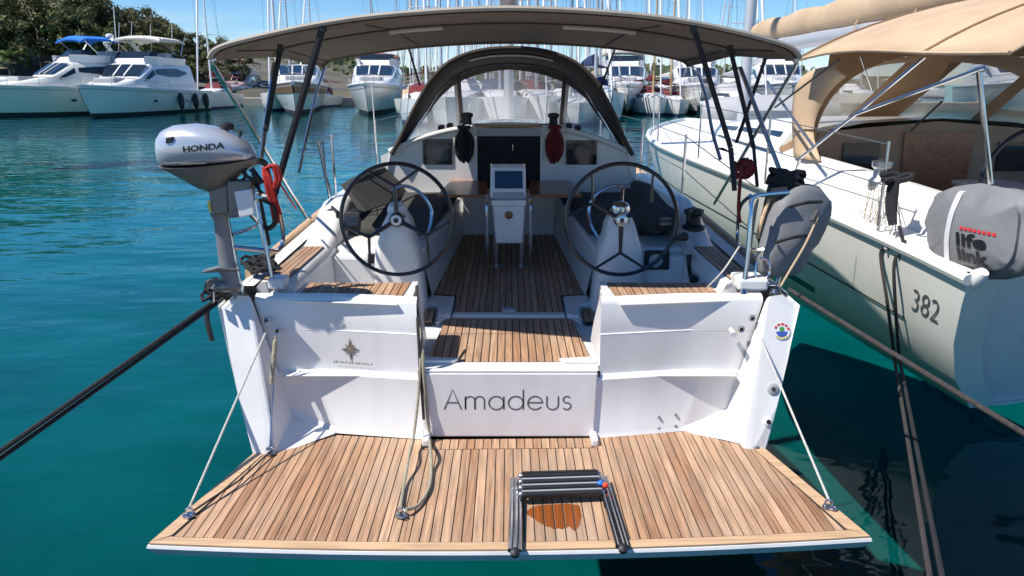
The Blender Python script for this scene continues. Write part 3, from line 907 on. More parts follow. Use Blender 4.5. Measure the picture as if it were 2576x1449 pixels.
# lockers and small fittings on the helm shelves
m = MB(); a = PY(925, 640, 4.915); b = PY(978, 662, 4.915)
m.bx(a.x, b.x, 4.905, 4.93, b.z, a.z); m.build('recess_shade', 'interior_shade', YT)  # dark slab on the shelf front paints the shade of a slot
m = MB(); a = PY(1622, 630, 4.91); b = PY(1682, 678, 4.91)
m.bx(a.x, b.x, 4.895, 4.925, b.z, a.z); ph = m.build('instrument_panel', 'rubber', YT, bevel=0.008)
m = MB(); c = Vector(((a.x + b.x) / 2 - 0.01, 4.893, (a.z + b.z) / 2)); m.lathe([(0.045, 0), (0.045, 0.006), (0.036, 0.008)], c, (0, -1, 0), 20); m.build('panel_dial', 'plastic_grey', ph, smooth=True)
m = MB(); m.tube([PX(1733, 640, 1.135), PX(1733, 668, 1.135), PX(1736, 690, 1.13), PX(1745, 704, 1.12)], [0.02, 0.012, 0.014, 0.028], 8); m.build('winch_handle', 'rubber', YT, smooth=True)
# bench and back cushions (charcoal)
for s in (-1, 1):
    q = [(s * (bench_x(5.4) + 0.01), 5.40), (s * 1.13, 5.40), (s * 1.13, 6.95), (s * (bench_x(6.95) + 0.01), 6.95)]
    cu = MB(); cu.prism([(x, y, 1.155 + (y - 5.05) * 0.025) for x, y in q], (0, 0, -0.055))
    tag(cu.build('seat_cushion', 'cushion', None, bevel=0.02), 'flat charcoal seat cushion on the yacht\'s %s cockpit bench' % ('port' if s < 0 else 'starboard'), 'cushion', 'charcoal cockpit cushions')
    cu = MB()
    if s < 0: P4 = [PX(874, 470, -1.13), PX(936, 432, -1.13), PX(1022, 404, -1.10), PX(1070, 462, -0.92), PX(985, 514, -0.92), PX(923, 535, -0.95)]
    else: P4 = [PX(1684, 538, 1.13), PX(1618, 466, 1.13), PX(1538, 440, 1.12), PX(1492, 500, 0.90), PX(1560, 570, 0.92), PX(1645, 592, 0.95)]
    cu.prism([(p.x, p.y, p.z) for p in P4], (-s * -0.06, 0, 0.02))
    tag(cu.build('back_cushion', 'cushion', None, bevel=0.02), 'charcoal backrest cushion leaning on the coaming behind the %s wheel' % ('port' if s < 0 else 'starboard'), 'cushion', 'charcoal cockpit cushions')

# ================================================================== wheels
def wheel(c, rad, a0, s):
    tl = Vector((0, -0.05, 1)).normalized()           # wheel plane leans slightly
    ex = Vector((1, 0, 0)); ez = Vector((0, 0.06, 1)).normalized(); ax = ex.cross(ez)
    def at(r, a): return Vector(c) + (ex * math.cos(R(a)) + ez * math.sin(R(a))) * r
    rim = MB(); rim.tube([at(rad, i * 360 / 56) for i in range(56)], 0.0125, 8, closed=True)
    W = rim.build('steering_wheel', 'black_rim', YT, smooth=True)
    for k in range(3):
        a = a0 + 120 * k
        m = MB(); m.tube([at(0.03, a), at(rad * 0.60, a)], [0.016, 0.010], 8); m.build('spoke', 'black_rim', W, smooth=True)
        for d in (-34, 34):
            m = MB(); m.tube([at(rad * 0.60, a), at(rad, a + d * 0.8)], [0.0095, 0.008], 8); m.build('spoke', 'black_rim', W, smooth=True)
    m = MB(); m.lathe([(0.045, 0.015), (0.045, -0.01), (0.036, -0.025)], c, (0, 1, -0.06), 20); hub = m.build('hub', 'black_rim' if s < 0 else 'stainless', W, smooth=True)
    m = MB(); m.lathe([(0.034, -0.024), (0.030, -0.032), (0.018, -0.034)], c, (0, 1, -0.06), 20); cap = m.build('hub_ring', 'plastic_white' if s < 0 else 'stainless', hub, smooth=True)
    m = MB(); m.lathe([(0.016, -0.033), (0.014, -0.038)], c, (0, 1, -0.06), 14); m.build('hub_nut', 'rubber' if s < 0 else 'screen', hub, smooth=True)
    m = MB(); m.tube([Vector(c), Vector(c) + Vector((0, 0.2, -0.012))], 0.03, 12); m.build('shaft', 'stainless', W, smooth=True)
wl_ = PY(998, 553, 4.65); wr_ = PY(1563, 553, 4.65)
RW = PY(998 + 140, 553, 4.65).x - wl_.x
wheel(wl_, RW, 92, -1)
wheel(wr_, RW, -90, 1)
# stainless grab hoops at the consoles
m = MB(); m.tube(spline([PY(985, 478, 5.2), PY(1020, 468, 5.2), PY(1060, 488, 5.2), PY(1085, 530, 5.2), PY(1080, 575, 5.15), PY(1062, 600, 5.1)], 5), 0.012, 8); m.build('grab_hoop', 'stainless', YT, smooth=True)
m = MB(); m.tube(spline([PY(1585, 470, 5.2), PY(1545, 468, 5.2), PY(1500, 490, 5.2), PY(1482, 530, 5.2), PY(1487, 565, 5.15), PY(1505, 598, 5.1)], 5), 0.012, 8)
m.build('grab_hoop', 'stainless', YT, smooth=True)
m = MB(); m.tube([PY(1567, 470, 5.2), PY(1562, 535, 5.0)], 0.010, 8); m.build('hoop_post', 'stainless', YT, smooth=True)
# engine lever at the starboard console
m = MB(); m.tube([PY(1722, 595, 4.7), PY(1700, 601, 4.62), PY(1690, 602, 4.6)], [0.03, 0.012, 0.010], 8); m.build('engine_lever', 'rubber', YT, smooth=True)

# ================================================================== cockpit table with instrument pod
yt = 5.75
pod = MB()
def pq(u, v, y=yt): return PY(u, v, y)
A = [pq(1238, 517), pq(1322, 517), pq(1315, 613), pq(1247, 613)]
pod.prism(A, (0, 0.18, 0))
TB = pod.build('table_pedestal', 'gelcoat', YT, bevel=0.012)
m = MB(); m.prism([pq(1234, 420, yt + .03), pq(1322, 420, yt + .03), pq(1323, 500, yt - .02), pq(1233, 500, yt - .02)], (0, 0.14, 0.01)); pd = m.build('instrument_pod', 'gelcoat', TB, bevel=0.012)
m = MB(); m.prism([pq(1245, 430, yt + .018), pq(1314, 430, yt + .018), pq(1315, 474, yt - .010), pq(1245, 474, yt - .010)], (0, -0.006, 0)); m.build('chart_plotter', 'screen', pd)
m = MB(); m.prism([pq(1240, 484, yt - .014), pq(1318, 484, yt - .014), pq(1318, 500, yt - .024), pq(1240, 500, yt - .024)], (0, -0.006, 0)); m.build('instrument_strip', 'plastic_grey', pd)
m = MB(); m.prism([pq(1236, 503), pq(1324, 503), pq(1324, 518), pq(1236, 518)], (0, -0.012, 0)); m.build('pod_collar', 'gelcoat', TB, bevel=0.006)
m = MB(); m.lathe([(0.031, 0), (0.030, 0.008), (0.018, 0.012)], pq(1280, 541) , (0, -1, 0), 18); m.build('round_badge', 'bronze', TB, smooth=True)
for s in (-1, 1):
    x = 0.165 * s
    m = MB(); m.tube(spline([(x, yt + 0.10, 1.32), (x, yt - 0.02, 1.28), (x, yt - 0.03, 1.1), (x * 0.98, yt - 0.02, 0.90), (x * 0.95, yt, 0.765)], 5), 0.012, 8); m.build('grab_rail', 'stainless', TB, smooth=True)
    m = MB(); m.tube([(x * 0.6, yt + 0.14, 0.77), (x * 0.6, yt + 0.12, 1.02)], 0.028, 10); m.build('leg', 'stainless_dull', TB, smooth=True)
    m = MB(); m.lathe([(0.06, 0), (0.06, 0.008), (0.03, 0.014)], (x * 0.6, yt + 0.14, z2(0, yt) + 0.0), (0, 0, 1), 14); m.build('leg_foot', 'stainless_dull', TB, smooth=True)
    # pinned locator tips above the pod
    m = MB(); m.tube([pq(1236 if s < 0 else 1319, 424, yt + .05), pq(1236 if s < 0 else 1319, 412, yt + .05)], 0.006, 6); m.build('pod_bracket', 'stainless', TB)
    # table leaf: varnished, slightly folded
    zt = 1.295
    m = MB(); q = [PZ(1098 if s < 0 else 1464, 490, zt), PZ(1226 if s < 0 else 1332, 490, zt), PZ(1226 if s < 0 else 1332, 437, zt), PZ(1150 if s < 0 else 1412, 437, zt)]
    m.prism(q, (0, 0, -0.024)); lf = m.build('table_leaf', 'varnish', TB, bevel=0.006)
m = MB(); m.bx(-0.10, 0.10, yt + 0.16, yt + 1.3, 1.20, 1.285); m.build('table_box', 'gelcoat', TB, bevel=0.01)

# ================================================================== cabin end, companionway, coachroof
yb = 7.05
def roof(x): return 1.79 - 0.235 * (abs(x) / 1.08) ** 2.2
m = MB()
xs = [lerp(-1.16, 1.16, i / 24) for i in range(25)]
m.loft([[Vector((x, yb, 0.75)) for x in xs], [Vector((x, yb, max(1.30, roof(x)))) for x in xs]])
BK = m.build('cabin_bulkhead', 'gelcoat', YT)
m = MB()
g = []
for i in range(12):
    t = i / 11; y = lerp(yb - 0.02, 11.2, t); k = 1 - 0.72 * t ** 2.2
    g.append([Vector((x * lerp(1.0, 0.55, t ** 1.6), y, sheer(y) + (max(roof(x), 1.2) - sheer(7)) * k if abs(x) < 1.12 else sheer(y) - 0.01)) for x in xs])
m.loft(g)
m.build('coachroof', 'gelcoat', YT, smooth=True)
# rounded lip along the aft edge of the roof
m = MB(); m.tube([Vector((x, yb - 0.02, roof(x) + 0.002)) for x in [lerp(-1.08, 1.08, i / 24) for i in range(25)]], 0.024, 8); m.build('roof_lip', 'gelcoat', YT, smooth=True)
# companionway opening: a flat slab, the cabin's darkness put into its colour
a, b = PY(1207, 343, yb), PY(1352, 470, yb)
m = MB(); m.bx(-0.285, 0.285, yb - 0.012, yb + 0.03, 1.22, a.z); cw = m.build('companionway', 'interior_shade', YT)
m = MB(); m.bx(-0.283, 0.283, yb - 0.03, yb - 0.005, a.z + 0.002, a.z + 0.075); m.build('hatch_front', 'plastic_grey', YT, bevel=0.006)
m = MB(); m.bx(-0.36, 0.36, yb - 0.035, yb + 0.6, a.z + 0.08, a.z + 0.115); m.build('sliding_hatch', 'smoked_glass', YT, bevel=0.008)
m = MB(); m.bx(-0.30, 0.30, yb - 0.05, yb - 0.036, a.z + 0.082, a.z + 0.106); m.build('hatch_trim', 'varnish', YT, bevel=0.004)
for s in (-1, 1):
    m = MB(); m.bar((s * 0.295, yb - 0.012, 1.22), (s * 0.295, yb - 0.012, a.z), 0.02, 0.025); m.build('companionway_frame', 'gelcoat', YT)
m = MB(); p = PY(1290, 378, yb - 0.02); m.bar(p, p + Vector((0, 0, 0.05)), 0.008, 0.008); m.build('hatch_lock', 'stainless', YT)
# smoked port lights
for (u0, u1, v0, v1) in ((1063, 1138, 350, 414), (1425, 1501, 353, 414)):
    a, b = PY(u0, v0, yb), PY(u1, v1, yb)
    m = MB(); m.bx(a.x, b.x, yb - 0.014, yb - 0.002, b.z, a.z); pl = m.build('port_light', 'smoked_glass', YT, bevel=0.006)
    m = MB(); w_, h_ = b.x - a.x, a.z - b.z; m.bx(a.x + w_ * .18, b.x - w_ * .13, yb - 0.019, yb - 0.0145, b.z + h_ * .12, a.z - h_ * .10); m.build('pane', 'yacht_glass', pl, bevel=0.004)
# lower step board between the benches
m = MB(); m.bx(-0.42, 0.42, 7.0, 7.06, 0.76, 1.20); m.build('bulkhead_step', 'gelcoat', YT, bevel=0.01)

# rope tails hung on the cabin end
def coil(name, u, v0, v1, y, m_, label, cat='rope', w=0.07, n=9, rr=0.011, group=None):
    mb = MB()
    a, b = PY(u, v0, y), PY(u, v1, y)
    random.seed(int(u))
    for k in range(n):
        dx = lerp(-w, w, k / (n - 1)); L = a.z - b.z
        yy = y - 0.02 - random.uniform(0, 0.04)
        mb.tube(spline([Vector((a.x + dx * 0.25, yy, a.z)), Vector((a.x + dx, yy, a.z - L * 0.3)), Vector((a.x + dx * 0.95, yy, a.z - L * 0.7)), Vector((a.x + dx * 0.35, yy, b.z + random.uniform(0, 0.04)))], 4), rr, 6)
    mb.tube([Vector((a.x, y - 0.05, a.z + 0.01)) + Vector((0.045 * math.cos(i * math.pi / 5), 0.02 * math.sin(i * math.pi / 5), 0)) for i in range(10)], 0.018, 6, closed=True)
    return tag(mb.build(name, m_, None, smooth=True, kind=None), label, cat, group)
coil('rope_coil', 1168, 322, 412, yb - 0.03, 'black_rope', 'black line coiled and hung left of the companionway', n=10, w=0.075)
coil('rope_coil', 1395, 322, 412, yb - 0.03, 'dark_red_rope', 'dark red line coiled and hung right of the companionway', n=10, w=0.07)
# winches and clutches on the coachroof lip
def winch(c, r, par, hgt=0.13):
    mb = MB(); mb.lathe([(r * 1.15, 0), (r * 1.15, hgt * .18), (r * .72, hgt * .3), (r * .68, hgt * .7), (r * .95, hgt * .82), (r * .95, hgt), (r * .4, hgt * 1.08)], c, (0, 0, 1), 18)
    return mb.build('winch', 'rubber', par, smooth=True)
for (u, v, y) in ((1176, 312, 7.15), (1392, 312, 7.15)):
    p = PY(u, v, y); winch((p.x, y, roof(p.x) - 0.01), 0.055, YT)
for (x, s) in ((-0.62, 0), (-0.54, 0), (0.55, 1), (0.63, 1)):
    m = MB(); m.bx(x - 0.025, x + 0.025, 7.12, 7.30, roof(x) - 0.01, roof(x) + 0.06); m.build('rope_clutch', 'rubber', YT, bevel=0.01)
# white line over the port cabin edge
m = MB(); m.tube(spline([PY(1143, 345, 7.0), PY(1146, 370, 6.99), PY(1152, 392, 6.99)], 4), 0.012, 6); m.build('halyard_tail', 'white_rope', YT, smooth=True)
# coaming winches with handles
for (u, v) in ((838, 556), (1743, 560)):
    s = -1 if u < 1280 else 1; p = PX(u, v + 18, s * 1.27)
    wv = winch((s * 1.27, p.y, p.z), 0.07, YT, 0.14)
    m = MB(); m.tube([(s * 1.27, p.y, p.z + .15), (s * 1.20, p.y - 0.14, p.z + .14), (s * 1.20, p.y - 0.14, p.z + .09)], 0.014, 6); m.build('crank', 'rubber', wv, smooth=True)

# ================================================================== sprayhood
SH = [(985, 388), (1008, 345), (1035, 288), (1058, 245), (1082, 205), (1130, 157), (1200, 129), (1285, 121), (1372, 129), (1446, 157), (1500, 205), (1522, 245), (1545, 288), (1568, 345), (1592, 390)]
aft_h = spline([PY(u, v, 7.0 + 0.0 * i) for i, (u, v) in enumerate(SH)], 3)
def scale_h(p, y, kx, kz): return Vector((p.x * kx, y, 1.52 + (p.z - 1.52) * kz))
fwd_h = [scale_h(p, 7.0 + 0.85 * min(1, (p.z - 1.50) / 0.5 + 0.15), 0.985, 0.895) for p in aft_h]
base = [Vector((p.x * 1.0, 8.75 - 1.1 * (abs(p.x) / 1.1) ** 2.5, max(1.42, roof(p.x * 0.9) - 0.10))) for p in aft_h]
m = MB(); m.loft([[p + Vector((0, -0.01, 0)) for p in aft_h], [p.lerp(q, 0.25) + Vector((0, 0, 0.012)) for p, q in zip(aft_h, fwd_h)], [p.lerp(q, 0.6) + Vector((0, 0, 0.016)) for p, q in zip(aft_h, fwd_h)], fwd_h])
SPH = m.build('sprayhood', 'canvas_dark', YT, smooth=True)
so = SPH.modifiers.new('cloth', 'SOLIDIFY'); so.thickness = 0.006
m = MB(); m.tube(aft_h, 0.020, 8); m.build('aft_hem', 'canvas_dark', SPH, smooth=True)
m = MB(); m.tube([p + Vector((0, 0, -0.012)) for p in fwd_h], 0.013, 8); m.build('hoop', 'stainless', SPH, smooth=True)
# upper canvas strip of the front, then clear panes between canvas bands
n_ = len(aft_h)
def fr(i, t): return fwd_h[i].lerp(base[i], t)
m = MB(); m.loft([[fr(i, 0) for i in range(n_)], [fr(i, 0.10 + 0.10 * min(1, abs(aft_h[i].x))) for i in range(n_)]]); m.build('front_band', 'canvas_dark', SPH, smooth=True)
m = MB(); m.loft([[fr(i, 0.90) for i in range(n_)], [fr(i, 1.0) for i in range(n_)]]); m.build('base_band', 'canvas_dark', SPH, smooth=True)
iL = min(range(n_), key=lambda i: abs(aft_h[i].x - PY(1130, 160, 7).x)); iR = n_ - 1 - iL
for (a, b) in ((2, iL), (iL, iR), (iR, n_ - 3)):
    m = MB(); m.loft([[fr(i, lerp(0.10 + 0.10 * min(1, abs(aft_h[i].x)), 0.90, t / 4)) for i in range(a, b + 1)] for t in range(5)])
    m.build('clear_pane', 'clear_vinyl', SPH, smooth=True)
for i in (iL, iR):
    m = MB(); m.loft([[fr(i, t / 6) + Vector((dx, -0.004, 0)) for t in range(7)] for dx in (-0.036, 0.036)]); m.build('canvas_strut', 'canvas_dark', SPH)
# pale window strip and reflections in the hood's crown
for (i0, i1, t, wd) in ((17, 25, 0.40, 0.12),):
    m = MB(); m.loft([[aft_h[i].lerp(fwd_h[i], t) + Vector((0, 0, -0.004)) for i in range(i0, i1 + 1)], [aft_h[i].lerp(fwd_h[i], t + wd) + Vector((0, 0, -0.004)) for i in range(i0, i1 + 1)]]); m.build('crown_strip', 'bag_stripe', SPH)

# ================================================================== mast and rigging of the yacht
m = MB(); secs = []
for z in (1.6, 5, 9, 14.5): secs.append([Vector((0.062 * math.cos(k * math.pi / 8), 9.9 + 0.10 * math.sin(k * math.pi / 8) + (z - 1.6) * -0.01, z)) for k in range(16)])
m.loft(secs, ring=True, cap=True); m.build('mast', 'mast_alloy', YT, smooth=True)
m = MB(); m.tube([(0, 9.7, 2.72), (0, 5.6, 2.78)], 0.075, 12); m.build('boom', 'mast_alloy', YT, smooth=True)
m = MB(); secs = []
for i in range(14):
    y = lerp(9.7, 5.7, i / 13); r = 0.14 - 0.05 * i / 13
    secs.append([Vector((r * 0.75 * math.cos(k * math.pi / 6), y, 2.90 + r * 1.1 * math.sin(k * math.pi / 6))) for k in range(12)])
m.loft(secs, ring=True, cap=True); m.build('sail_cover', 'canvas_taupe', YT, smooth=True)
for s in (-1, 1):
    for (y0, x0) in ((9.6, 1.30), (9.2, 1.34)):
        m = MB(); m.tube([(s * x0, y0, 1.2), (s * 0.06, 9.85, 13.0)], 0.004, 5); m.build('shroud', 'wire', YT)
m = MB(); m.tube([(0, 13.8, 1.4), (0, 9.8, 13.5)], 0.03, 6); m.build('furled_jib', 'sail_white', YT)

# ================================================================== bimini
AW = spline([PY(u, v, 3.78 + 0.40 * abs((u - 1275) / 745) ** 2) for (u, v) in ((527, 150), (545, 126), (610, 104), (800, 63), (1000, 37), (1280, 23), (1580, 38), (1780, 66), (1945, 106), (1995, 126), (2012, 148))], 5)
def bim(t, i):
    a = AW[i]
    y = lerp(a.y, 6.95 - 1.1 * (a.y - 3.78), t)
    kx = lerp(1.0, 0.97, t)
    # crown: mid bow is the highest
    zc = lerp(0, 0.012, t) + 0.045 * math.sin(math.pi * t)
    e = min(1.0, abs(a.x) / 1.62)
    z = a.z + zc + (-0.012 * math.sin(math.pi * ((t * 2) % 1)))
    if e > 0.9: z -= 0.0
    return Vector((a.x * kx, y, z))
nb_ = len(AW)
m = MB(); m.loft([[bim(t / 12, i) for i in range(nb_)] for t in range(13)])
BIM = m.build('bimini', 'canvas_taupe', YT, smooth=True, angle=60)
so = BIM.modifiers.new('cloth', 'SOLIDIFY'); so.thickness = 0.008; so.offset = 1
m = MB(); m.tube([bim(0, i) + Vector((0, -0.006, 0.004)) for i in range(nb_)], 0.013, 6); m.build('aft_hem', 'canvas_trim', BIM, smooth=True)
m = MB(); m.loft([[bim(0.02, i) + Vector((0, 0, -0.010)) for i in range(nb_)], [bim(0.085, i) + Vector((0, 0, -0.014)) for i in range(nb_)]]); m.build('hem_pocket', 'canvas_taupe', BIM, smooth=True)
m = MB(); m.tube([bim(1, i) + Vector((0, 0, -0.004)) for i in range(nb_)], 0.014, 6); m.build('front_hem', 'canvas_taupe', BIM, smooth=True)
m = MB(); m.loft([[bim(0.44, i) + Vector((0, 0, -0.012)) for i in range(2, nb_ - 2)], [bim(0.475, i) + Vector((0, 0, -0.022)) for i in range(2, nb_ - 2)], [bim(0.51, i) + Vector((0, 0, -0.012)) for i in range(2, nb_ - 2)]]); m.build('bow_pocket', 'canvas_taupe', BIM, smooth=True)
for (u0, u1) in ((955, 1150), (1402, 1610)):     # mid bow tube showing where the pocket is open
    pts = [bim(0.44, i) + Vector((0, -0.02, -0.022)) for i in range(nb_)]
    xa, xb = PY(u0, 60, 5.15).x, PY(u1, 60, 5.15).x
    q = [p for p in pts if xa <= p.x <= xb]
    m = MB(); m.tube(q, 0.014, 8); m.build('mid_bow', 'plastic_white', BIM, smooth=True)
for i in (nb_ // 3, nb_ - 1 - nb_ // 3, 5, nb_ - 6):      # stitched seams running fore and aft
    m = MB(); m.tube([bim(t / 12, i) + Vector((0, 0, -0.003)) for t in range(13)], 0.004, 5); m.build('seam', 'canvas_dark', BIM)
def pole(pts, r, mt, nm='pole', par=None, n=8):
    mb = MB(); mb.tube(pts, r, n); return mb.build(nm, mt, par or BIM, smooth=True)
cl, cr = bim(0, 0), bim(0, nb_ - 1)
bl, br = PZ(772, 548, 1.12), PZ(1797, 512, 1.13)
pole(spline([bim(0, 3) + Vector((0, .02, -.02)), cl + Vector((0.01, 0.02, -0.02)), cl.lerp(bl, 0.08) , cl.lerp(bl, 0.55), cl.lerp(bl, 0.85) + Vector((-.03, 0, .05)), bl], 4), 0.0125, 'stainless')
pole(spline([bim(0, nb_ - 4) + Vector((0, .02, -.02)), cr + Vector((-0.01, 0.02, -0.02)), cr.lerp(br, 0.08), cr.lerp(br, 0.55), cr.lerp(br, 0.85) + Vector((.02, 0, .04)), br], 4), 0.0125, 'stainless_dull')
fl_, fr_ = bim(1, 0), bim(1, nb_ - 1)
pole(spline([bim(1, 2), PY(815, 176, 6.5), PY(795, 240, 6.1), PY(771, 342, 5.75), PY(752, 432, 5.45)], 5), 0.0125, 'stainless')
pole(spline([bim(1, nb_ - 3), PY(1752, 178, 6.5), PY(1775, 240, 6.1), PY(1792, 330, 5.8), PY(1812, 400, 5.6)], 5), 0.0125, 'stainless_dull')
pole([PY(690, 160, 5.0), PY(656, 400, 4.3)], 0.0135, 'stainless')
pole([PY(1862, 170, 4.9), PY(1963, 432, 4.5)], 0.013, 'stainless_dull')
def strap(a, b, w=0.03, nm='strap', mt='black_webbing'):
    mb = MB(); d = (b - a).normalized(); sd = d.cross(Vector((0, 1, 0))).normalized()
    mb.loft([[a + sd * w / 2, b + sd * w / 2], [a + Vector((0, -0.004, 0)), b + Vector((0, -0.004, 0))], [a - sd * w / 2, b - sd * w / 2], [a + Vector((0, 0.004, 0)), b + Vector((0, 0.004, 0))]], ring=False, wrap=True)
    return mb.build(nm, mt, BIM)
strap(PY(813, 64, 3.94), PY(690, 492, 4.15), 0.036)
strap(PY(706, 116, 4.4), PY(668, 330, 4.35), 0.03)
strap(PY(1744, 66, 3.94), PY(1838, 372, 4.2), 0.028); strap(PY(1838, 372, 4.2), PY(1848, 480, 4.15), 0.028)
strap(PY(1836, 118, 4.4), PY(1896, 372, 4.35), 0.026); strap(PY(1896, 372, 4.35), PY(1905, 470, 4.3), 0.02)
strap(PY(1928, 140, 5.0), PY(1852, 360, 5.3), 0.024)
strap(PY(1028, 120, 6.85), PY(1056, 215, 6.95), 0.018, 'fore_guy'); strap(PY(1548, 120, 6.85), PY(1508, 230, 6.95), 0.018, 'fore_guy')
for (u, v, y) in ((813, 64, 3.94), (1744, 66, 3.94), (706, 118, 4.4), (1836, 120, 4.4)):
    mb = MB(); mb.obox(PY(u, v + 4, y), (0.016, 0, 0), (0, 0.012, 0), (0, 0, 0.022)); mb.build('buckle', 'rubber', BIM, bevel=0.004)

# ================================================================== pushpit rails and lifelines
def rail(pts, r=0.0125, mt='stainless', nm='rail_tube', par=None, n=8):
    mb = MB(); mb.tube(pts, r, n); return mb.build(nm, mt, par or YT, smooth=True)
yq = 3.93
rail(spline([PY(612, 748, yq), PY(590, 640, yq + .02), PY(572, 545, yq + .03), PY(580, 515, yq + .05), PY(640, 492, yq + .15)], 5))
rail(spline([PY(692, 742, yq + .05), PY(672, 640, yq + .06), PY(645, 500, yq + .10), PY(655, 488, yq + .12), PY(690, 500, yq + .2), PY(706, 545, yq + .3), PY(712, 600, yq + .35), PY(700, 630, yq + .3), PY(668, 628, yq + .1)], 5))
rail([PY(587, 622, yq + .02), PY(680, 632, yq + .08)])
rail([PY(586, 590, yq + .02), PY(646, 568, yq + .10)], 0.010)
mb = MB(); mb.bar(PY(652, 500, yq + .12), PY(676, 618, yq + .12), 0.035, 0.02); mb.build('rail_board', 'rubber', YT, bevel=0.004)
for (u, v) in ((612, 748), (692, 742), (1868, 735), (1950, 735)):
    mb = MB(); mb.lathe([(0.032, -0.012), (0.032, 0.004), (0.016, 0.02)], PY(u, v, yq), (0, 0, 1), 14); mb.build('stanchion_base', 'gelcoat' if u == 692 else 'stainless', YT, smooth=True)
mb = MB(); p = PY(1870, 722, 4.0); mb.bx(p.x - 0.05, p.x + 0.11, 3.92, 4.10, 1.09, 1.155); mb.build('rail_plinth', 'gelcoat', YT, bevel=0.015)
mb = MB(); p = PY(695, 735, 4.0); mb.bx(p.x - 0.03, p.x + 0.06, 3.95, 4.06, 1.09, 1.15); mb.build('rail_plinth', 'gelcoat', YT, bevel=0.012)
rail(spline([PY(1868, 735, yq), PY(1880, 650, yq + .02), PY(1888, 540, yq + .05), PY(1893, 500, yq + .08), PY(1920, 490, yq + .1), PY(1985, 484, yq + .12)], 5), mt='stainless')
rail(spline([PY(1950, 728, yq + .1), PY(1962, 690, yq + .3), PY(1990, 600, yq + .4), PY(2012, 500, yq + .4), PY(2000, 486, yq + .35)], 5))
rail(spline([PY(1888, 492, yq + .3), PY(1862, 520, yq + .5), PY(1856, 580, yq + .6), PY(1858, 615, yq + .5), PY(1880, 628, yq + .2), PY(1950, 628, yq + .1)], 5), 0.011)
# stanchions and lifelines along both sides
for s in (-1, 1):
    tops = []
    for y in (6.6, 8.4, 10.2, 12.0):
        p = hull_pt((y - 3.83) / (BOW - 3.83), 6, s); p.x -= s * 0.06
        rail([p, p + Vector((s * 0.01, 0, 0.62))], 0.011, nm='stanchion')
        tops.append(p + Vector((s * 0.01, 0, 0.60)))
    st0 = PY(800, 352, 5.6) if s < 0 else PY(1900, 470, 4.9)
    for dz in (0.0, -0.28):
        rail([st0 + Vector((0, 0, dz))] + [t + Vector((0, 0, dz)) for t in tops], 0.0035, 'wire', 'lifeline', n=5)
rail([PY(800, 352, 5.7), PY(832, 508, 5.75)], 0.0115, nm='stanchion')
rail([PY(935, 215, 7.6), PY(946, 360, 7.4)], 0.006, 'white_rope', 'halyard', n=6)
rail([PY(812, 352, 5.7), PY(820, 440, 5.8), PY(842, 505, 5.9)], 0.005, 'wire', 'lifeline', n=5)

# ================================================================== tackle lines of the swim platform
def line(name, pts, r, mt, label, cat='rope', group=None, n=7):
    mb = MB(); mb.tube(pts, r, n); return tag(mb.build(name, mt, None, smooth=True), label, cat, group)
ptop = PY(692, 835, 3.82)
line('platform_line', [PY(668, 838, 3.80), EYES[0] + Vector((0, 0, 0.03))], 0.0055, 'white_rope', 'thin white line from the port transom eye to the platform\'s port corner')
line('platform_line', [PY(1908, 838, 3.80), EYES[1] + Vector((0, 0, 0.03))], 0.0055, 'white_rope', 'thin white line from the starboard quarter to the platform\'s starboard corner')
line('platform_line', [PY(688, 965, 3.72), EYES[3] + Vector((0, 0, 0.03))] , 0.005, 'stainless_dull', 'thin wire below the cream damper on the port quarter')
mb = MB(); a, b = PY(694, 845, 3.79), PY(682, 968, 3.70)
mb.tube([a, a.lerp(b, 0.08), a.lerp(b, 0.1), a.lerp(b, 0.92), b], [0.006, 0.006, 0.0125, 0.0125, 0.006], 10); d_ = mb.build('platform_damper', 'khaki_rope', None, smooth=True)
tag(d_, 'cream rod shaped damper hanging on the port side of the transom', 'damper')
line('platform_line', [EYES[3] + Vector((0.01, -0.01, 0.02)), PZ(600, 1210, 0.34), EYES[0] + Vector((0.02, 0.01, 0.02))], 0.005, 'brown_rope', 'dark line lying along the port margin of the swim platform')
# loop of rope hanging over the gate onto the platform
L1 = spline([PY(1047, 775, 3.85), PY(1058, 860, 3.78), PY(1056, 930, 3.73), PY(1052, 1000, 3.70), PY(1040, 1100, 3.62), PZ(1030, 1140, 0.40), PZ(1018, 1210, 0.35), PZ(1008, 1270, 0.348), EYES[2] + Vector((0, 0, 0.035))], 5)
L2 = spline([PY(1050, 770, 3.85), PY(1062, 860, 3.78), PY(1065, 935, 3.73), PY(1074, 1030, 3.72), PY(1080, 1100, 3.70), PZ(1082, 1125, 0.40), PZ(1085, 1180, 0.35), PZ(1078, 1230, 0.347), PZ(1050, 1272, 0.347), EYES[2] + Vector((0.02, 0, 0.03))], 5)
line('gate_rope', L1, 0.0075, 'khaki_rope', 'pale rope strand hanging past the gate to the deck eye, left of two')
line('gate_rope', L2, 0.0085, 'khaki_rope', 'pale rope strand curving over the platform to the deck eye, right of two')
line('frayed_rope', spline([PY(1048, 720, 4.0), PY(1050, 800, 3.80), PY(1056, 900, 3.75), PY(1066, 1055, 3.71)], 5), 0.008, 'brown_rope', 'frayed grey cord hanging down beside the transom gate')

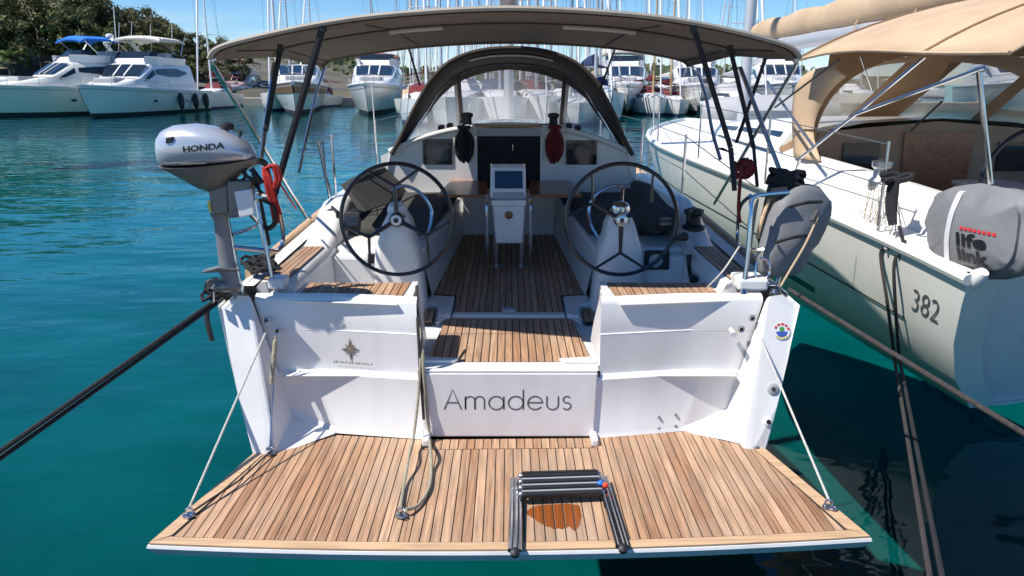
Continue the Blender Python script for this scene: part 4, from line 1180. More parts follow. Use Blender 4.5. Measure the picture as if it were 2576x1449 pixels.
# ================================================================== mooring lines
q0 = PY(546, 752, 3.95)
def to_quay(a, b, t): return a + (b - a) * t
e0 = to_quay(q0, PY(-160, 1238, 2.35), 2.55); e1 = to_quay(PY(545, 764, 3.93), PY(-160, 1256, 2.35), 2.50)
line('mooring_line', sag(q0, e0, 0.012), 0.010, 'black_rope', 'thick black mooring line from the yacht\'s port quarter, upper of the pair')
line('mooring_line', sag(PY(545, 764, 3.93), e1, 0.014), 0.010, 'black_rope', 'thick black mooring line from the yacht\'s port quarter, lower of the pair')
line('snubber_tail', spline([PY(522, 775, 3.9), PY(520, 800, 3.88), PY(526, 830, 3.86), PY(534, 858, 3.85)], 4), 0.014, 'black_rope', 'short black rope tail dangling below the port mooring line')
mb = MB()
random.seed(3)
for k in range(16):
    p = PY(540 + random.uniform(-10, 28), 728 + random.uniform(-14, 22), 3.95)
    mb.tube([p + Vector((0.05 * math.cos(a), 0.03 * math.sin(a), 0.02 * math.sin(2 * a + k))) for a in [i * math.pi / 4 for i in range(8)]], 0.011, 5, closed=True)
tag(mb.build('cleat_hitch', 'black_rope', None, smooth=True, kind=None), 'tangle of black rope on the yacht\'s port quarter cleat', 'rope')
mb = MB()
for k in range(14):
    p = PZ(640 + random.uniform(-14, 30), 670 + random.uniform(-14, 14), 1.14)
    mb.tube([p + Vector((0.06 * math.cos(a), 0.05 * math.sin(a), 0.02 + 0.015 * math.sin(2 * a + k))) for a in [i * math.pi / 4 for i in range(8)]], 0.010, 5, closed=True)
tag(mb.build('rope_heap', 'black_rope', None, smooth=True), 'heap of black rope on the port side deck beside the toe rail', 'rope')
# starboard stern line running to the quay on the right
line('mooring_line', sag(PY(1985, 728, 4.0), Vector((2.85, 0.35, 0.46)), 0.012), 0.012, 'brown_rope', 'brown mooring line from the yacht\'s starboard quarter running down to the right')

# ================================================================== outboard motor on the port rail
MY = 3.78
OM = thing('outboard_motor', 'silver outboard motor with grey leg clamped to the port stern rail', 'outboard motor', PY(580, 745, MY))
rail([PY(646, 505, 4.02), PY(636, 500, 3.80)], 0.012, nm='motor_bracket'); rail([PY(650, 560, 4.02), PY(625, 535, 3.80)], 0.012, nm='motor_bracket')
def mp(u, v, dy=0.0): return PY(u, v, MY + dy)
# cowl: rings along the motor's length, fuller aft
def cowl_ring(u, vt, vb, hw, lowcut=0.0):
    c = mp(u, (vt + vb) / 2); hh = (mp(u, vt).z - mp(u, vb).z) / 2
    out = []
    for k in range(18):
        a = 2 * math.pi * k / 18
        cc, ss = math.cos(a), math.sin(a)
        e = 0.7
        yy = math.copysign(abs(cc) ** e, cc) * hw
        zz = (abs(ss) ** 0.8) * hh if ss > 0 else -(abs(ss) ** 0.35) * hh
        out.append(Vector((c.x, c.y + yy, c.z + zz)))
    return out
secs = [cowl_ring(u, vt, vb, hw) for (u, vt, vb, hw) in ((409, 352, 410, 0.07), (413, 338, 413, 0.10), (425, 325, 416, 0.125), (450, 314, 417, 0.14), (490, 311, 415, 0.145), (530, 316, 412, 0.145), (570, 328, 408, 0.14), (600, 344, 404, 0.125), (622, 362, 401, 0.10), (634, 378, 400, 0.07), (638, 386, 398, 0.04))]
mb = MB(); mb.loft(secs, ring=True, cap=True); CW = mb.build('cowl', 'motor_silver', OM, smooth=True, angle=60)
def side(u, v): # point on the near side of the cowl
    p = mp(u, v, -0.1465); return p
mb = MB()
def cowl_y(x, z):        # near surface of the cowl at this place
    best = None
    for i in range(len(secs) - 1):
        x0, x1 = secs[i][0].x, secs[i + 1][0].x
        if x0 <= x <= x1:
            t = (x - x0) / (x1 - x0); ring = [p.lerp(q, t) for p, q in zip(secs[i], secs[i + 1])]
            near = [p for p in ring if p.y <= MY + 0.001]
            near.sort(key=lambda p: p.z)
            for a, b in zip(near, near[1:]):
                if a.z <= z <= b.z and b.z > a.z: best = lerp(a.y, b.y, (z - a.z) / (b.z - a.z))
    return best if best is not None else MY - 0.14
from mathutils.bvhtree import BVHTree
cb_ = MB(); cb_.loft(secs, ring=True, cap=True)
cowl_bvh = BVHTree.FromPolygons([tuple(q) for q in cb_.v], cb_.f)
def fine_text(t, bold, place, bvh, direction, name, mt, par, lift=0.003):
    """lettering cut finely and laid onto a curved surface; place maps the unit square in front of it"""
    vs, fs = text_geo(t, bold)
    bm = bmesh.new(); bv = [bm.verts.new((q[0], q[1] * 0.3, 0)) for q in vs]
    for f in fs:
        try: bm.faces.new([bv[i] for i in f])
        except ValueError: pass
    for it in range(4):
        ed = [e for e in bm.edges if e.calc_length() > 0.035]
        if ed: bmesh.ops.subdivide_edges(bm, edges=ed, cuts=1)
    bmesh.ops.triangulate(bm, faces=bm.faces)
    bm.verts.index_update()
    P = []
    for q in bm.verts:
        p = place(q.co.x, q.co.y / 0.3)
        hit = bvh.ray_cast(p - direction * 0.5, direction)
        P.append((hit[0] - direction * lift) if hit[0] is not None else p)
    mb2 = MB(); mb2.add(P, [tuple(w.index for w in f.verts) for f in bm.faces]); bm.free()
    return mb2.build(name, mt, par, fix=False)
HA, HB_ = mp(492, 378), mp(590, 368)
fine_text('HONDA', 0.035, lambda a, b: HA.lerp(HB_, a) + Vector((0, 0, b * 0.030)), cowl_bvh, Vector((0, 1, 0)), 'lettering', 'print_black', CW)
mb = MB(); q = [mp(u, v, -0.125) for u, v in ((421, 346), (440, 343), (437, 358), (420, 360))]; mb.prism(q, (0, -0.02, 0)); mb.build('vent', 'rubber', CW, bevel=0.004)
PL = [cowl_bvh.ray_cast(mp(u, v, -1.0), Vector((0, 1, 0)))[0] or mp(u, v, -0.10) for u, v in ((412, 367), (431, 368), (431, 388), (413, 387))]
mb = MB(); mb.prism([p + Vector((0, 0.01, 0)) for p in PL], (0, -0.014, 0)); pl3 = mb.build('number_plate', 'rubber', CW, bevel=0.002)
mb = MB(); text_on(mb, '2.3', lambda a, b: PL[3].lerp(PL[2], 0.12 + 0.76 * a).lerp(PL[0].lerp(PL[1], 0.12 + 0.76 * a), 0.2 + 0.6 * b) + Vector((0, -0.0055, 0)), 0.02); mb.build('number', 'motor_silver', pl3, fix=False)
# lower pan
rows = []
for (u, v0, v1, hw) in ((412, 412, 414, 0.10), (432, 416, 424, 0.13), (460, 417, 446, 0.14), (500, 416, 470, 0.14), (530, 413, 480, 0.13), (560, 410, 472, 0.12), (600, 406, 440, 0.11), (632, 400, 418, 0.07), (648, 398, 408, 0.04)):
    c0, c1 = mp(u, v0), mp(u, v1)
    rows.append([Vector((c0.x, MY - hw, c0.z)), Vector((c0.x, MY - hw * 0.75, lerp(c0.z, c1.z, 0.6))), Vector((c0.x, MY - hw * 0.35, c1.z)), Vector((c0.x, MY + hw * 0.35, c1.z)), Vector((c0.x, MY + hw * 0.75, lerp(c0.z, c1.z, 0.6))), Vector((c0.x, MY + hw, c0.z))])
mb = MB(); mb.loft(rows, ring=True, cap=True); mb.build('lower_pan', 'motor_grey', OM, smooth=True, angle=50)
mb = MB(); mb.tube([mp(455, 414, -0.147), mp(520, 411, -0.148)], 0.005, 6); mb.build('cowl_latch', 'rubber', OM)
mb = MB(); mb.lathe([(0.03, 0), (0.034, 0.012), (0.030, 0.03), (0.012, 0.036)], mp(572, 326, 0.03), (0, 0, 1), 14); mb.build('fuel_cap', 'rubber', OM, smooth=True)
mb = MB(); mb.tube([mp(602, 345, 0.0), mp(606, 330, 0.0)], 0.008, 6); mb.build('starter_grip', 'rubber', OM)
mb = MB(); mb.tube(spline([mp(636, 408, 0.02), mp(655, 405, 0.05), mp(668, 412, 0.08)], 4), 0.016, 8); mb.build('tiller', 'rubber', OM, smooth=True)
# swivel, clamp and pad
mb = MB(); mb.prism([mp(522, 478, -0.05), mp(572, 462, -0.05), (mp(575, 540, -0.05)), mp(532, 545, -0.05)], (0, 0.10, 0)); mb.build('swivel_bracket', 'motor_grey', OM, bevel=0.012)
mb = MB(); mb.prism([mp(570, 455, -0.06), mp(630, 455, -0.06), mp(622, 545, -0.06), mp(575, 550, -0.06)], (0, 0.10, 0)); mb.build('clamp', 'motor_grey', OM, bevel=0.01)
mb = MB(); mb.prism([mp(588, 482, -0.075), mp(630, 476, -0.075), mp(640, 540, -0.075), mp(602, 548, -0.075)], (0, 0.03, 0)); tag(mb.build('motor_pad', 'plastic_white', None, bevel=0.005), 'white plastic mounting pad behind the outboard motor clamp', 'mounting pad')
mb = MB()
random.seed(5)
for k in range(7):
    p = mp(600 + random.uniform(-5, 40), 440 + random.uniform(-18, 14), -0.03)
    mb.tube(spline([p, p + Vector((random.uniform(-.03, .05), random.uniform(-.03, .03), -0.03)), p + Vector((random.uniform(-.02, .08), 0, -0.07))], 4), 0.007, 6)
mb.build('control_cable', 'rubber', OM, smooth=True, kind='stuff')
mb = MB(); mb.bar(mp(524, 505, -0.055), mp(530, 533, -0.055), 0.006, 0.010); mb.build('warning_label', 'print_yellow', OM)
# leg, anti-ventilation plate, gearcase, propeller
def ring2(u0, u1, v, hw):
    a, b = mp(u0, v), mp(u1, v); c = (a + b) / 2; h2 = (b.x - a.x) / 2
    return [Vector((c.x + h2 * math.cos(k * math.pi / 6), MY + hw * math.sin(k * math.pi / 6), c.z)) for k in range(12)]
mb = MB(); mb.loft([ring2(528, 574, 535, 0.045), ring2(538, 574, 555, 0.035), ring2(543, 582, 600, 0.03), ring2(550, 590, 660, 0.03), ring2(548, 596, 680, 0.035), ring2(560, 600, 700, 0.03), ring2(566, 604, 720, 0.03)], ring=True, cap=True)
mb.build('leg', 'motor_leg', OM, smooth=True)
mb = MB(); mb.prism([mp(508, 682, -0.05), mp(545, 672, -0.07), mp(605, 676, -0.05), mp(605, 676, 0.05), mp(545, 668, 0.07), mp(512, 678, 0.05)], (0, 0, -0.012)); mb.build('anti_ventilation_plate', 'motor_leg', OM, bevel=0.004)
mb = MB(); mb.tube([mp(543, 722), mp(556, 720), mp(585, 718), mp(606, 722)], [0.02, 0.03, 0.032, 0.012], 10); mb.build('gearcase', 'motor_leg', OM, smooth=True)
mb = MB(); mb.prism([mp(574, 728, -0.006), mp(600, 726, -0.006), mp(592, 755, -0.006)], (0, 0.012, 0)); mb.build('skeg', 'motor_leg', OM)
pc = mp(538, 724)
for k in range(3):
    a = R(20 + 120 * k)
    mb = MB(); e1_ = Vector((0, math.cos(a), math.sin(a))); e2_ = Vector((0, -math.sin(a), math.cos(a)))
    mb.prism([pc + e1_ * 0.015, pc + e1_ * 0.05 + e2_ * 0.03 + Vector((-.012, 0, 0)), pc + e1_ * 0.085 + e2_ * 0.01 + Vector((-.008, 0, 0)), pc + e1_ * 0.07 - e2_ * 0.022 + Vector((.01, 0, 0))], (-0.004, 0, 0)); mb.build('propeller_blade', 'motor_leg', OM)
mb = MB(); mb.tube([pc + Vector((-0.015, 0, 0)), pc + Vector((0.02, 0, 0))], [0.008, 0.022], 10); mb.build('propeller_hub', 'motor_leg', OM, smooth=True)

def rp(u, v, dy=0.0): return PY(u, v, 3.92 + dy)
# red line bundle on the rail behind the motor
mb = MB(); random.seed(11)
for k in range(9):
    du = random.uniform(-9, 9)
    mb.tube(spline([rp(668 + du * .5, 418 + random.uniform(0, 8), 0.12), rp(676 + du, 455, 0.10), rp(688 + du, 500, 0.10), rp(700 + du, 540 + random.uniform(-10, 24), 0.10)], 4), 0.011, 6)
for k in range(4):
    du = random.uniform(-4, 18)
    mb.tube(spline([rp(668, 424, 0.10), rp(680 + du, 418, 0.10), rp(690 + du, 450, 0.10), rp(684, 478, 0.10)], 4), 0.012, 6)
tag(mb.build('rope_bundle', 'red_rope', None, smooth=True), 'bright red rope bundle hanging on the port stern rail beside the motor', 'rope')
line('red_line', [rp(700, 455, 0.2), PY(745, 525, 5.0)], 0.006, 'red_rope', 'thin taut red line running forward from the red rope bundle')
mb = MB(); mb.tube(spline([rp(660, 500, .1), rp(690, 520, .1), rp(692, 560, .1), rp(670, 575, .12), rp(655, 545, .1)], 5), 0.014, 8); tag(mb.build('black_hose', 'rubber', None, smooth=True), 'loop of black hose under the red rope on the port rail', 'hose')

# ================================================================== starboard stern: grey life sling bag and clutter
def bag(name, parent, corners, depth, mt, bulge=0.05, rnd=0.35, n=28, m_=10, wr=0.012, seed=1, flat=0.55):
    """pillow-like bag between four corners (near face), pushed back by depth"""
    c0, c1, c2, c3 = corners
    random.seed(seed)
    def face(s, t): return (c0 * (1 - s) + c1 * s) * (1 - t) + (c3 * (1 - s) + c2 * s) * t
    nrm = (c1 - c0).cross(c3 - c0).normalized()
    if nrm.y > 0: nrm = -nrm
    secs = []
    for i in range(m_ + 1):
        d = i / m_; k = 1 - 0.30 * abs(2 * d - 1) ** 3.0
        if i in (0, m_): k = flat
        ring = []
        for j in range(n):
            a = 2 * math.pi * j / n
            cc, ss = math.cos(a), math.sin(a)
            e = rnd
            s = 0.5 + 0.5 * k * math.copysign(abs(cc) ** (2 * e), cc); t = 0.5 + 0.5 * k * math.copysign(abs(ss) ** (2 * e), ss)
            p = face(s, t) - nrm * (d - 0.0) * depth
            wk = wr * (0.2 if i == 0 else 1.0)
            wv = mnoise.noise(p * 7 + Vector((seed, 0, 0))) * wk + mnoise.noise(p * 22) * wk * 0.4
            ring.append(p + nrm * wv + (p - face(0.5, 0.5)).normalized() * wv)
        secs.append(ring)
    mb = MB()
    cf = [[face(0.5, 0.5) + nrm * bulge * 0.8] * n] + [[face(0.5, 0.5).lerp(p, 0.5) + nrm * bulge * 0.5 for p in secs[0]]]
    cb = [[face(0.5, 0.5).lerp(p + nrm * depth, 0.5) - nrm * (depth + bulge * .5) for p in secs[-1]]] + [[face(0.5, 0.5) - nrm * (depth + bulge * .8)] * n]
    mb.loft(cf + secs + cb, ring=True)
    BAGBVH[name + str(seed)] = BVHTree.FromPolygons([tuple(q) for q in mb.v], mb.f)
    return mb.build(name, mt, parent, smooth=True, weld=True, angle=70)
BAGBVH = {}
RB = thing('rescue_bag', 'grey canvas rescue bag with wrinkled sides strapped to the starboard stern rail', 'bag', PY(1960, 722, 4.0))
bag('bag_body', RB, [PY(1922, 712, 3.95), PY(2050, 690, 4.10), PY(2122, 470, 4.26), PY(1990, 462, 4.08)], 0.16, 'bag_grey', 0.035, 0.34, seed=4, wr=0.026)
for (ua, va, ub, vb) in ((1952, 610, 2040, 592), (1988, 520, 2066, 508)):
    mb = MB(); mb.tube(spline([PY(ua, va, 4.02), PY(lerp(ua, ub, .5), lerp(va, vb, .5) - 4, 3.96), PY(ub, vb, 4.12)], 5), 0.010, 6); mb.build('strap', 'black_webbing', RB, smooth=True)
mb = MB(); mb.tube([p + Vector((0, -0.035, 0)) for p in spline([PY(1958, 716, 3.90), PY(1985, 670, 3.915), PY(2020, 610, 3.95), PY(2050, 545, 4.0)], 5)], 0.006, 6); mb.build('zip', 'canvas_tan', RB, smooth=True)
mb = MB(); mb.bar(PY(2042, 556, 3.95), PY(2056, 530, 3.98), 0.02, 0.012); mb.build('buckle', 'rubber', RB)
mb = MB(); random.seed(8)
for k in range(26):
    p = PY(1975 + random.uniform(-22, 26), 448 + random.uniform(-12, 22), 4.22)
    mb.tube([p + Vector((0.05 * math.cos(a), 0.035 * math.sin(a), 0.03 * math.sin(a + k))) for a in [i * math.pi / 4 for i in range(8)]], 0.013, 5, closed=True)
tag(mb.build('line_bundle', 'black_rope', None, smooth=True), 'black rope bundle piled on the starboard stern rail above the grey bag', 'rope')
mb = MB(); mb.tube(spline([PY(1958, 470, 4.15), PY(1940, 530, 4.2), PY(1925, 590, 4.2), PY(1920, 630, 4.2)], 4), [0.05, 0.055, 0.05, 0.05, 0.045, 0.045, 0.04, 0.04, 0.04, 0.04, 0.03, 0.03, 0.02][:13], 10); tag(mb.build('horseshoe_buoy_cover', 'fender_black', None, smooth=True), 'black padded cover hanging on the starboard rail left of the grey bag', 'cover')
for k, (pts, mt, lab) in enumerate((
    ([PY(1872, 730, 3.95), PY(1884, 640, 3.98), PY(1895, 560, 4.0), PY(1905, 500, 4.05)], 'khaki_rope', 'tan line tied up the inner starboard rail post'),
    ([PY(1905, 600, 4.0), PY(1915, 560, 4.0), PY(1935, 500, 4.05)], 'teak_margin', 'short wooden flag staff leaning on the starboard rail'),
    ([PY(1860, 620, 4.1), PY(1820, 680, 4.0), PY(1780, 722, 4.05)], 'white_rope', 'thin pale line slanting from the starboard rail to the helm seat'),
    ([PY(1865, 418, 4.2), PY(1858, 520, 4.2), PY(1862, 560, 4.2)], 'dark_red_rope', 'dark red line hanging beside the starboard straps'))):
    line('deck_line', spline(pts, 4), 0.010 if k != 2 else 0.005, mt, lab)
mb = MB(); random.seed(21)
for k in range(10):
    p = PY(1868 + random.uniform(-8, 16), 425 + random.uniform(-10, 14), 4.25)
    mb.tube([p + Vector((0.03 * math.cos(a), 0.02 * math.sin(a), 0.035 * math.sin(a + k))) for a in [i * math.pi / 4 for i in range(8)]], 0.010, 5, closed=True)
tag(mb.build('rope_bundle', 'dark_red_rope', None, smooth=True), 'dark red rope bundle hung on the starboard bimini straps', 'rope')
mb = MB(); mb.tube(spline([PY(1905, 660, 3.98), PY(1900, 690, 3.97), PY(1915, 705, 3.96), PY(1935, 690, 3.96), PY(1930, 655, 3.97), PY(1912, 650, 3.98)], 5), 0.009, 7); tag(mb.build('shackle', 'stainless', None, smooth=True), 'bright steel hoop beside the lower end of the grey bag', 'shackle')

# ================================================================== neighbouring yacht on the right
NYAW = R(5.0); NO = Vector((4.42, 4.34, 0))
NB = thing('neighbour_yacht', 'cream hulled sailing yacht with tan canvas canopy moored on the right', 'sailboat', NO, NYAW)
NM = Matrix.Translation(NO) @ Matrix.Rotation(NYAW, 4, 'Z'); NMI = NM.inverted()
def nw(x, y, z): return NM @ Vector((x, y, z))
def nray(u, v):
    r = ray(u, v); return NMI @ CAMP, (NMI.to_3x3() @ r)
def NX(u, v, x):
    o, r = nray(u, v); return NM @ (o + r * ((x - o.x) / r.x))
def NY(u, v, y):
    o, r = nray(u, v); return NM @ (o + r * ((y - o.y) / r.y))
def nsheer(y): return 1.08 + 0.15 * (1 - math.exp(-y / 2)) + 0.021 * y
def nhb(y):
    if y < 5: return 1.85 + 0.10 * math.sin(min(1, y / 5) * math.pi / 2)
    return 1.95 * max(0.0, 1 - ((y - 5) / 6.1) ** 2.3)
def nhull(y, k, s):
    fr = [0.0, 0.50, 0.77, 0.885, 0.95, 0.985, 1.0]; zf = [-0.35, -0.05, 0.12, 0.35, 0.6, 0.85, 1.0]
    t = y / 11.1
    z = zf[k] * nsheer(y) if zf[k] > 0 else zf[k] + max(0, 1 - y / 2.5) * 0.22
    ys = y + (0.42 * (1 - max(0, zf[k])) * max(0, 1 - y / 3)) - 0.7 * t ** 3 * (1 - max(0, zf[k]))
    b = max(nhb(y), 0.015)
    fl = fr[k] * (1 - 0.35 * t ** 2 * (1 - fr[k] ** 2) * 2)
    return nw(s * b * max(fl, 0), ys, z)
ysn = [0, 0.4, 0.9, 1.6, 2.4, 3.3, 4.2, 5.1, 6, 6.8, 7.6, 8.4, 9.2, 9.8, 10.3, 10.7, 11.0, 11.1]
m = MB()
for s in (-1, 1): m.loft([[nhull(y, k, s) for k in range(7)] for y in ysn])
m.build('hull', 'gelcoat_cream', NB, smooth=True, angle=60)
m = MB()
for s in (-1, 1): m.loft([[nhull(y, k, s) + (NM.to_3x3() @ Vector((s * 0.004, 0, 0))) for k in (0, 1)] + [nhull(y, 1, s).lerp(nhull(y, 2, s), 0.35) + (NM.to_3x3() @ Vector((s * 0.004, 0, 0)))] for y in ysn])
m.build('boot_stripe', 'antifoul_blue', NB, smooth=True)
# transom: raised rim either side and a recessed blue-grey shaded middle
m = MB(); m.loft([[nhull(0, k, -1) for k in range(7)], [nhull(0, k, -1) + (NM.to_3x3() @ Vector((0.20, 0.02, 0))) if k else nhull(0, 0, -1) for k in range(7)]]); m.build('transom_rim', 'gelcoat_cream', NB, bevel=0.01)
m = MB(); m.loft([[nhull(0, k, -1) + (NM.to_3x3() @ Vector((0.20 if k else 0, 0.04 + 0.10 * k / 6, 0))) for k in range(7)], [nhull(0, k, 1) + (NM.to_3x3() @ Vector((-0.2 if k else 0, 0.04 + 0.10 * k / 6, 0))) for k in range(7)]]); m.build('transom', 'gelcoat', NB)
# gunwale moulding
for s in (-1, 1):
    m = MB(); m.tube([nhull(y, 6, s) + Vector((0, 0, 0.005)) for y in ysn], 0.035, 8); m.build('gunwale', 'gelcoat_cream', NB, smooth=True)
m = MB(); m.lathe([(0.04, -0.05), (0.05, 0.02), (0.03, 0.06)], nhull(0, 6, -1) + Vector((0.06, 0.02, 0.01)), (0.1, -0.6, 0.8), 12); m.build('corner_cap', 'gelcoat', NB, smooth=True)
# deck
m = MB()
g = []
for y in ysn:
    row = []
    for k in range(9):
        x = lerp(-1, 1, k / 8) * max(nhb(y) - 0.01, 0.01)
        row.append(nw(x, y, nsheer(y) - 0.01))
    g.append(row)
m.loft(g[8:]); 
for s in (-1, 1):
    m.loft([[nw(s * x, y, nsheer(y) + 0.012) for x in (1.30, nhb(y) - 0.01)] for y in [0.12 + i * 0.5 for i in range(13)]])
m.build('deck', 'gelcoat_nonskid', NB, smooth=True)
# stripes on the port hull side
def stripe(y0, y1, k0, k1, w0, w1, nm, mt):
    mb = MB(); a, b = [], []
    for i in range(15):
        y = lerp(y0, y1, i / 14); f = lerp(k0, k1, i / 14)
        kk = int(f); p = nhull(y, kk, -1).lerp(nhull(y, kk + 1, -1), f - kk)
        h_ = lerp(w0, w1, i / 14); n = NM.to_3x3() @ Vector((-0.006, 0, 0))
        a.append(p + n + Vector((-0.001, 0, h_ / 2))); b.append(p + n + Vector((0.002, 0, -h_ / 2)))
    mb.loft([a, b]); return mb.build(nm, mt, NB)
stripe(0.5, 9.5, 3.95, 4.4, 0.012, 0.012, 'hull_stripe', 'print_black')
stripe(1.9, 2.9, 3.25, 3.3, 0.07, 0.075, 'hull_window', 'smoked_glass')
# model number on the quarter
m = MB()
a0 = (2312, 747); 
def quarter(s_, t_):
    # text space along the hull side
    y = lerp(0.44, 0.17, s_); k = 4.55 + (t_ - 0.5) * 0.55
    kk = int(k); p = nhull(y, kk, -1).lerp(nhull(y, kk + 1, -1), k - kk)
    return p + (NM.to_3x3() @ Vector((-0.006, 0, 0.0)))
text_on(m, '382', quarter, -0.01); m.build('number_lettering', 'print_grey', NB, fix=False)
# coachroof with long windows
m = MB(); g = []
for i in range(16):
    y = lerp(3.2, 8.8, i / 15); t = i / 15
    w_ = lerp(1.28, 0.55, t ** 1.4); hgt_ = lerp(0.52, 0.10, t ** 1.3); z0 = nsheer(y)
    g.append([nw(x * w_, y, z0 + q * hgt_) for x, q in ((-1.08, -0.05), (-1.03, 0.45), (-0.93, 0.85), (-0.6, 1.0), (0, 1.08), (0.6, 1.0), (0.93, 0.85), (1.03, 0.45), (1.08, -0.05))])
m.loft(g); m.build('coachroof', 'gelcoat', NB, smooth=True, angle=60)
for j in range(3):
    m = MB(); a, b = [], []
    for i in range(6):
        t = (0.15 + j * 0.155) + i / 5 * 0.14
        ii = t * 15; k0 = int(ii); p1 = g[k0][1].lerp(g[k0 + 1][1], ii - k0); p2 = g[k0][2].lerp(g[k0 + 1][2], ii - k0); p0 = g[k0][0].lerp(g[k0 + 1][0], ii - k0)
        n = NM.to_3x3() @ Vector((-0.006, 0, 0.003))
        a.append(p1.lerp(p2, 0.75) + n); b.append(p0.lerp(p1, 0.65) + n)
    m.loft([a, b]); m.build('cabin_window', 'yacht_glass', NB)
# coamings and cockpit interior
for s in (-1, 1):
    m = MB(); m.loft([[nw(s * x, y, z) for x, z in ((1.55, nsheer(y)), (1.47, nsheer(y) + 0.20 + 0.03 * (y / 3)), (1.38, nsheer(y) + 0.24 + 0.03 * (y / 3)), (1.22, nsheer(y) + 0.23), (1.18, 0.85))] for y in [0.35 + i * 0.30 for i in range(11)]])
    m.build('coaming', 'gelcoat', NB, smooth=True, angle=50)
    m = MB(); m.prism([nw(s * 1.2, 0.9, 1.05), nw(s * 0.62, 0.9, 1.05), nw(s * 0.5, 3.2, 1.05), nw(s * 1.2, 3.2, 1.05)], (0, 0, -0.4)); bn = m.build('bench', 'cushion_tan', NB, bevel=0.02)
    m = MB(); m.prism([nw(s * 1.18, 0.9, 1.06), nw(s * 0.64, 0.9, 1.06), nw(s * 0.52, 3.15, 1.06), nw(s * 1.18, 3.15, 1.06)], (0, 0, 0.05)); m.build('bench_teak', 'hull_wood', NB, bevel=0.015)
m = MB(); m.prism([nw(-1.2, 0.2, 0.66), nw(1.2, 0.2, 0.66), nw(1.2, 3.3, 0.66), nw(-1.2, 3.3, 0.66)], (0, 0, -0.03)); m.build('cockpit_sole', 'hull_wood', NB)
m = MB(); m.prism([nw(-1.35, 3.22, 0.66), nw(1.35, 3.22, 0.66), nw(1.25, 3.22, 1.70), nw(0, 3.22, 1.80), nw(-1.25, 3.22, 1.70)], (0, 0.05, 0)); m.build('cabin_bulkhead', 'cushion_tan', NB)
m = MB(); m.prism([nw(-0.32, 3.19, 0.9), nw(0.32, 3.19, 0.9), nw(0.36, 3.19, 1.70), nw(-0.36, 3.19, 1.70)], (0, 0.02, 0)); m.build('companionway', 'hull_wood', NB)
for x in (-0.95, 0.62):
    m = MB(); m.prism([nw(x, 3.19, 1.32), nw(x + 0.36, 3.19, 1.32), nw(x + 0.36, 3.19, 1.60), nw(x, 3.19, 1.60)], (0, 0.02, 0)); m.build('port_light', 'smoked_glass', NB)
m = MB(); m.prism([nw(-0.28, 1.4, 1.32), nw(0.28, 1.4, 1.32), nw(0.24, 2.6, 1.32), nw(-0.24, 2.6, 1.32)], (0, 0, -0.05)); m.build('table_top', 'gelcoat', NB, bevel=0.02)
m = MB(); m.prism([nw(-0.12, 1.5, 1.26), nw(0.12, 1.5, 1.26), nw(0.12, 2.4, 1.26), nw(-0.12, 2.4, 1.26)], (0, 0, -0.6)); m.build('table_box', 'hull_wood', NB)
def nwheel(x):
    c = nw(x, 0.95, 1.42)
    ex = NM.to_3x3() @ Vector((1, 0, 0)); ez = (NM.to_3x3() @ Vector((0, 0.15, 1))).normalized()
    at = lambda r, a: c + (ex * math.cos(R(a)) + ez * math.sin(R(a))) * r
    mb = MB(); mb.tube([at(0.45, i * 9) for i in range(40)], 0.016, 8, closed=True); W = mb.build('steering_wheel', 'black_rim', NB, smooth=True)
    for a in range(30, 390, 72):
        mb = MB(); mb.tube([c, at(0.45, a)], 0.008, 6); mb.build('spoke', 'stainless', W, smooth=True)
    mb = MB(); mb.lathe([(0.05, -0.02), (0.05, 0.03)], c, (0, -1, 0), 14); mb.build('hub', 'black_rim', W)
    mb = MB(); mb.prism([nw(x - 0.11, 1.0, 0.66), nw(x + 0.11, 1.0, 0.66), nw(x + 0.08, 1.0, 1.36), nw(x - 0.08, 1.0, 1.36)], (0, 0.18, 0)); mb.build('helm_console', 'gelcoat', NB, bevel=0.02)
nwheel(-0.72)
# ---- canopy: bimini aft, sprayhood forward, clear panes between
def nbim(t, s):
    y = lerp(0.35, 2.9, t); x = lerp(-1, 1, s)
    e = abs(x)
    wx = 1.56 + 0.10 * t
    z = 2.78 - 0.46 * e ** 2.0 + 0.05 * math.sin(math.pi * t) + 0.02 * t - 0.02 * math.sin(math.pi * 2 * t)
    return nw(x * wx, y, z)
m = MB(); m.loft([[nbim(t / 10, s / 20) for s in range(21)] for t in range(11)]); nbm = m.build('bimini', 'canvas_tan', NB, smooth=True)
so = nbm.modifiers.new('cloth', 'SOLIDIFY'); so.thickness = 0.008
for t in (0.30, 0.995):
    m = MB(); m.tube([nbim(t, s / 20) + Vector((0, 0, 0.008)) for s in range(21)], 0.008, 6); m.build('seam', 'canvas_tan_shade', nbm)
for s in (0.0, 1.0):
    m = MB(); m.tube([nbim(t / 10, s) for t in range(11)], 0.014, 6); m.build('hem', 'canvas_tan', nbm, smooth=True)
m = MB(); m.tube([nbim(0, s / 20) for s in range(21)], 0.014, 6); m.build('hem', 'canvas_tan', nbm, smooth=True)
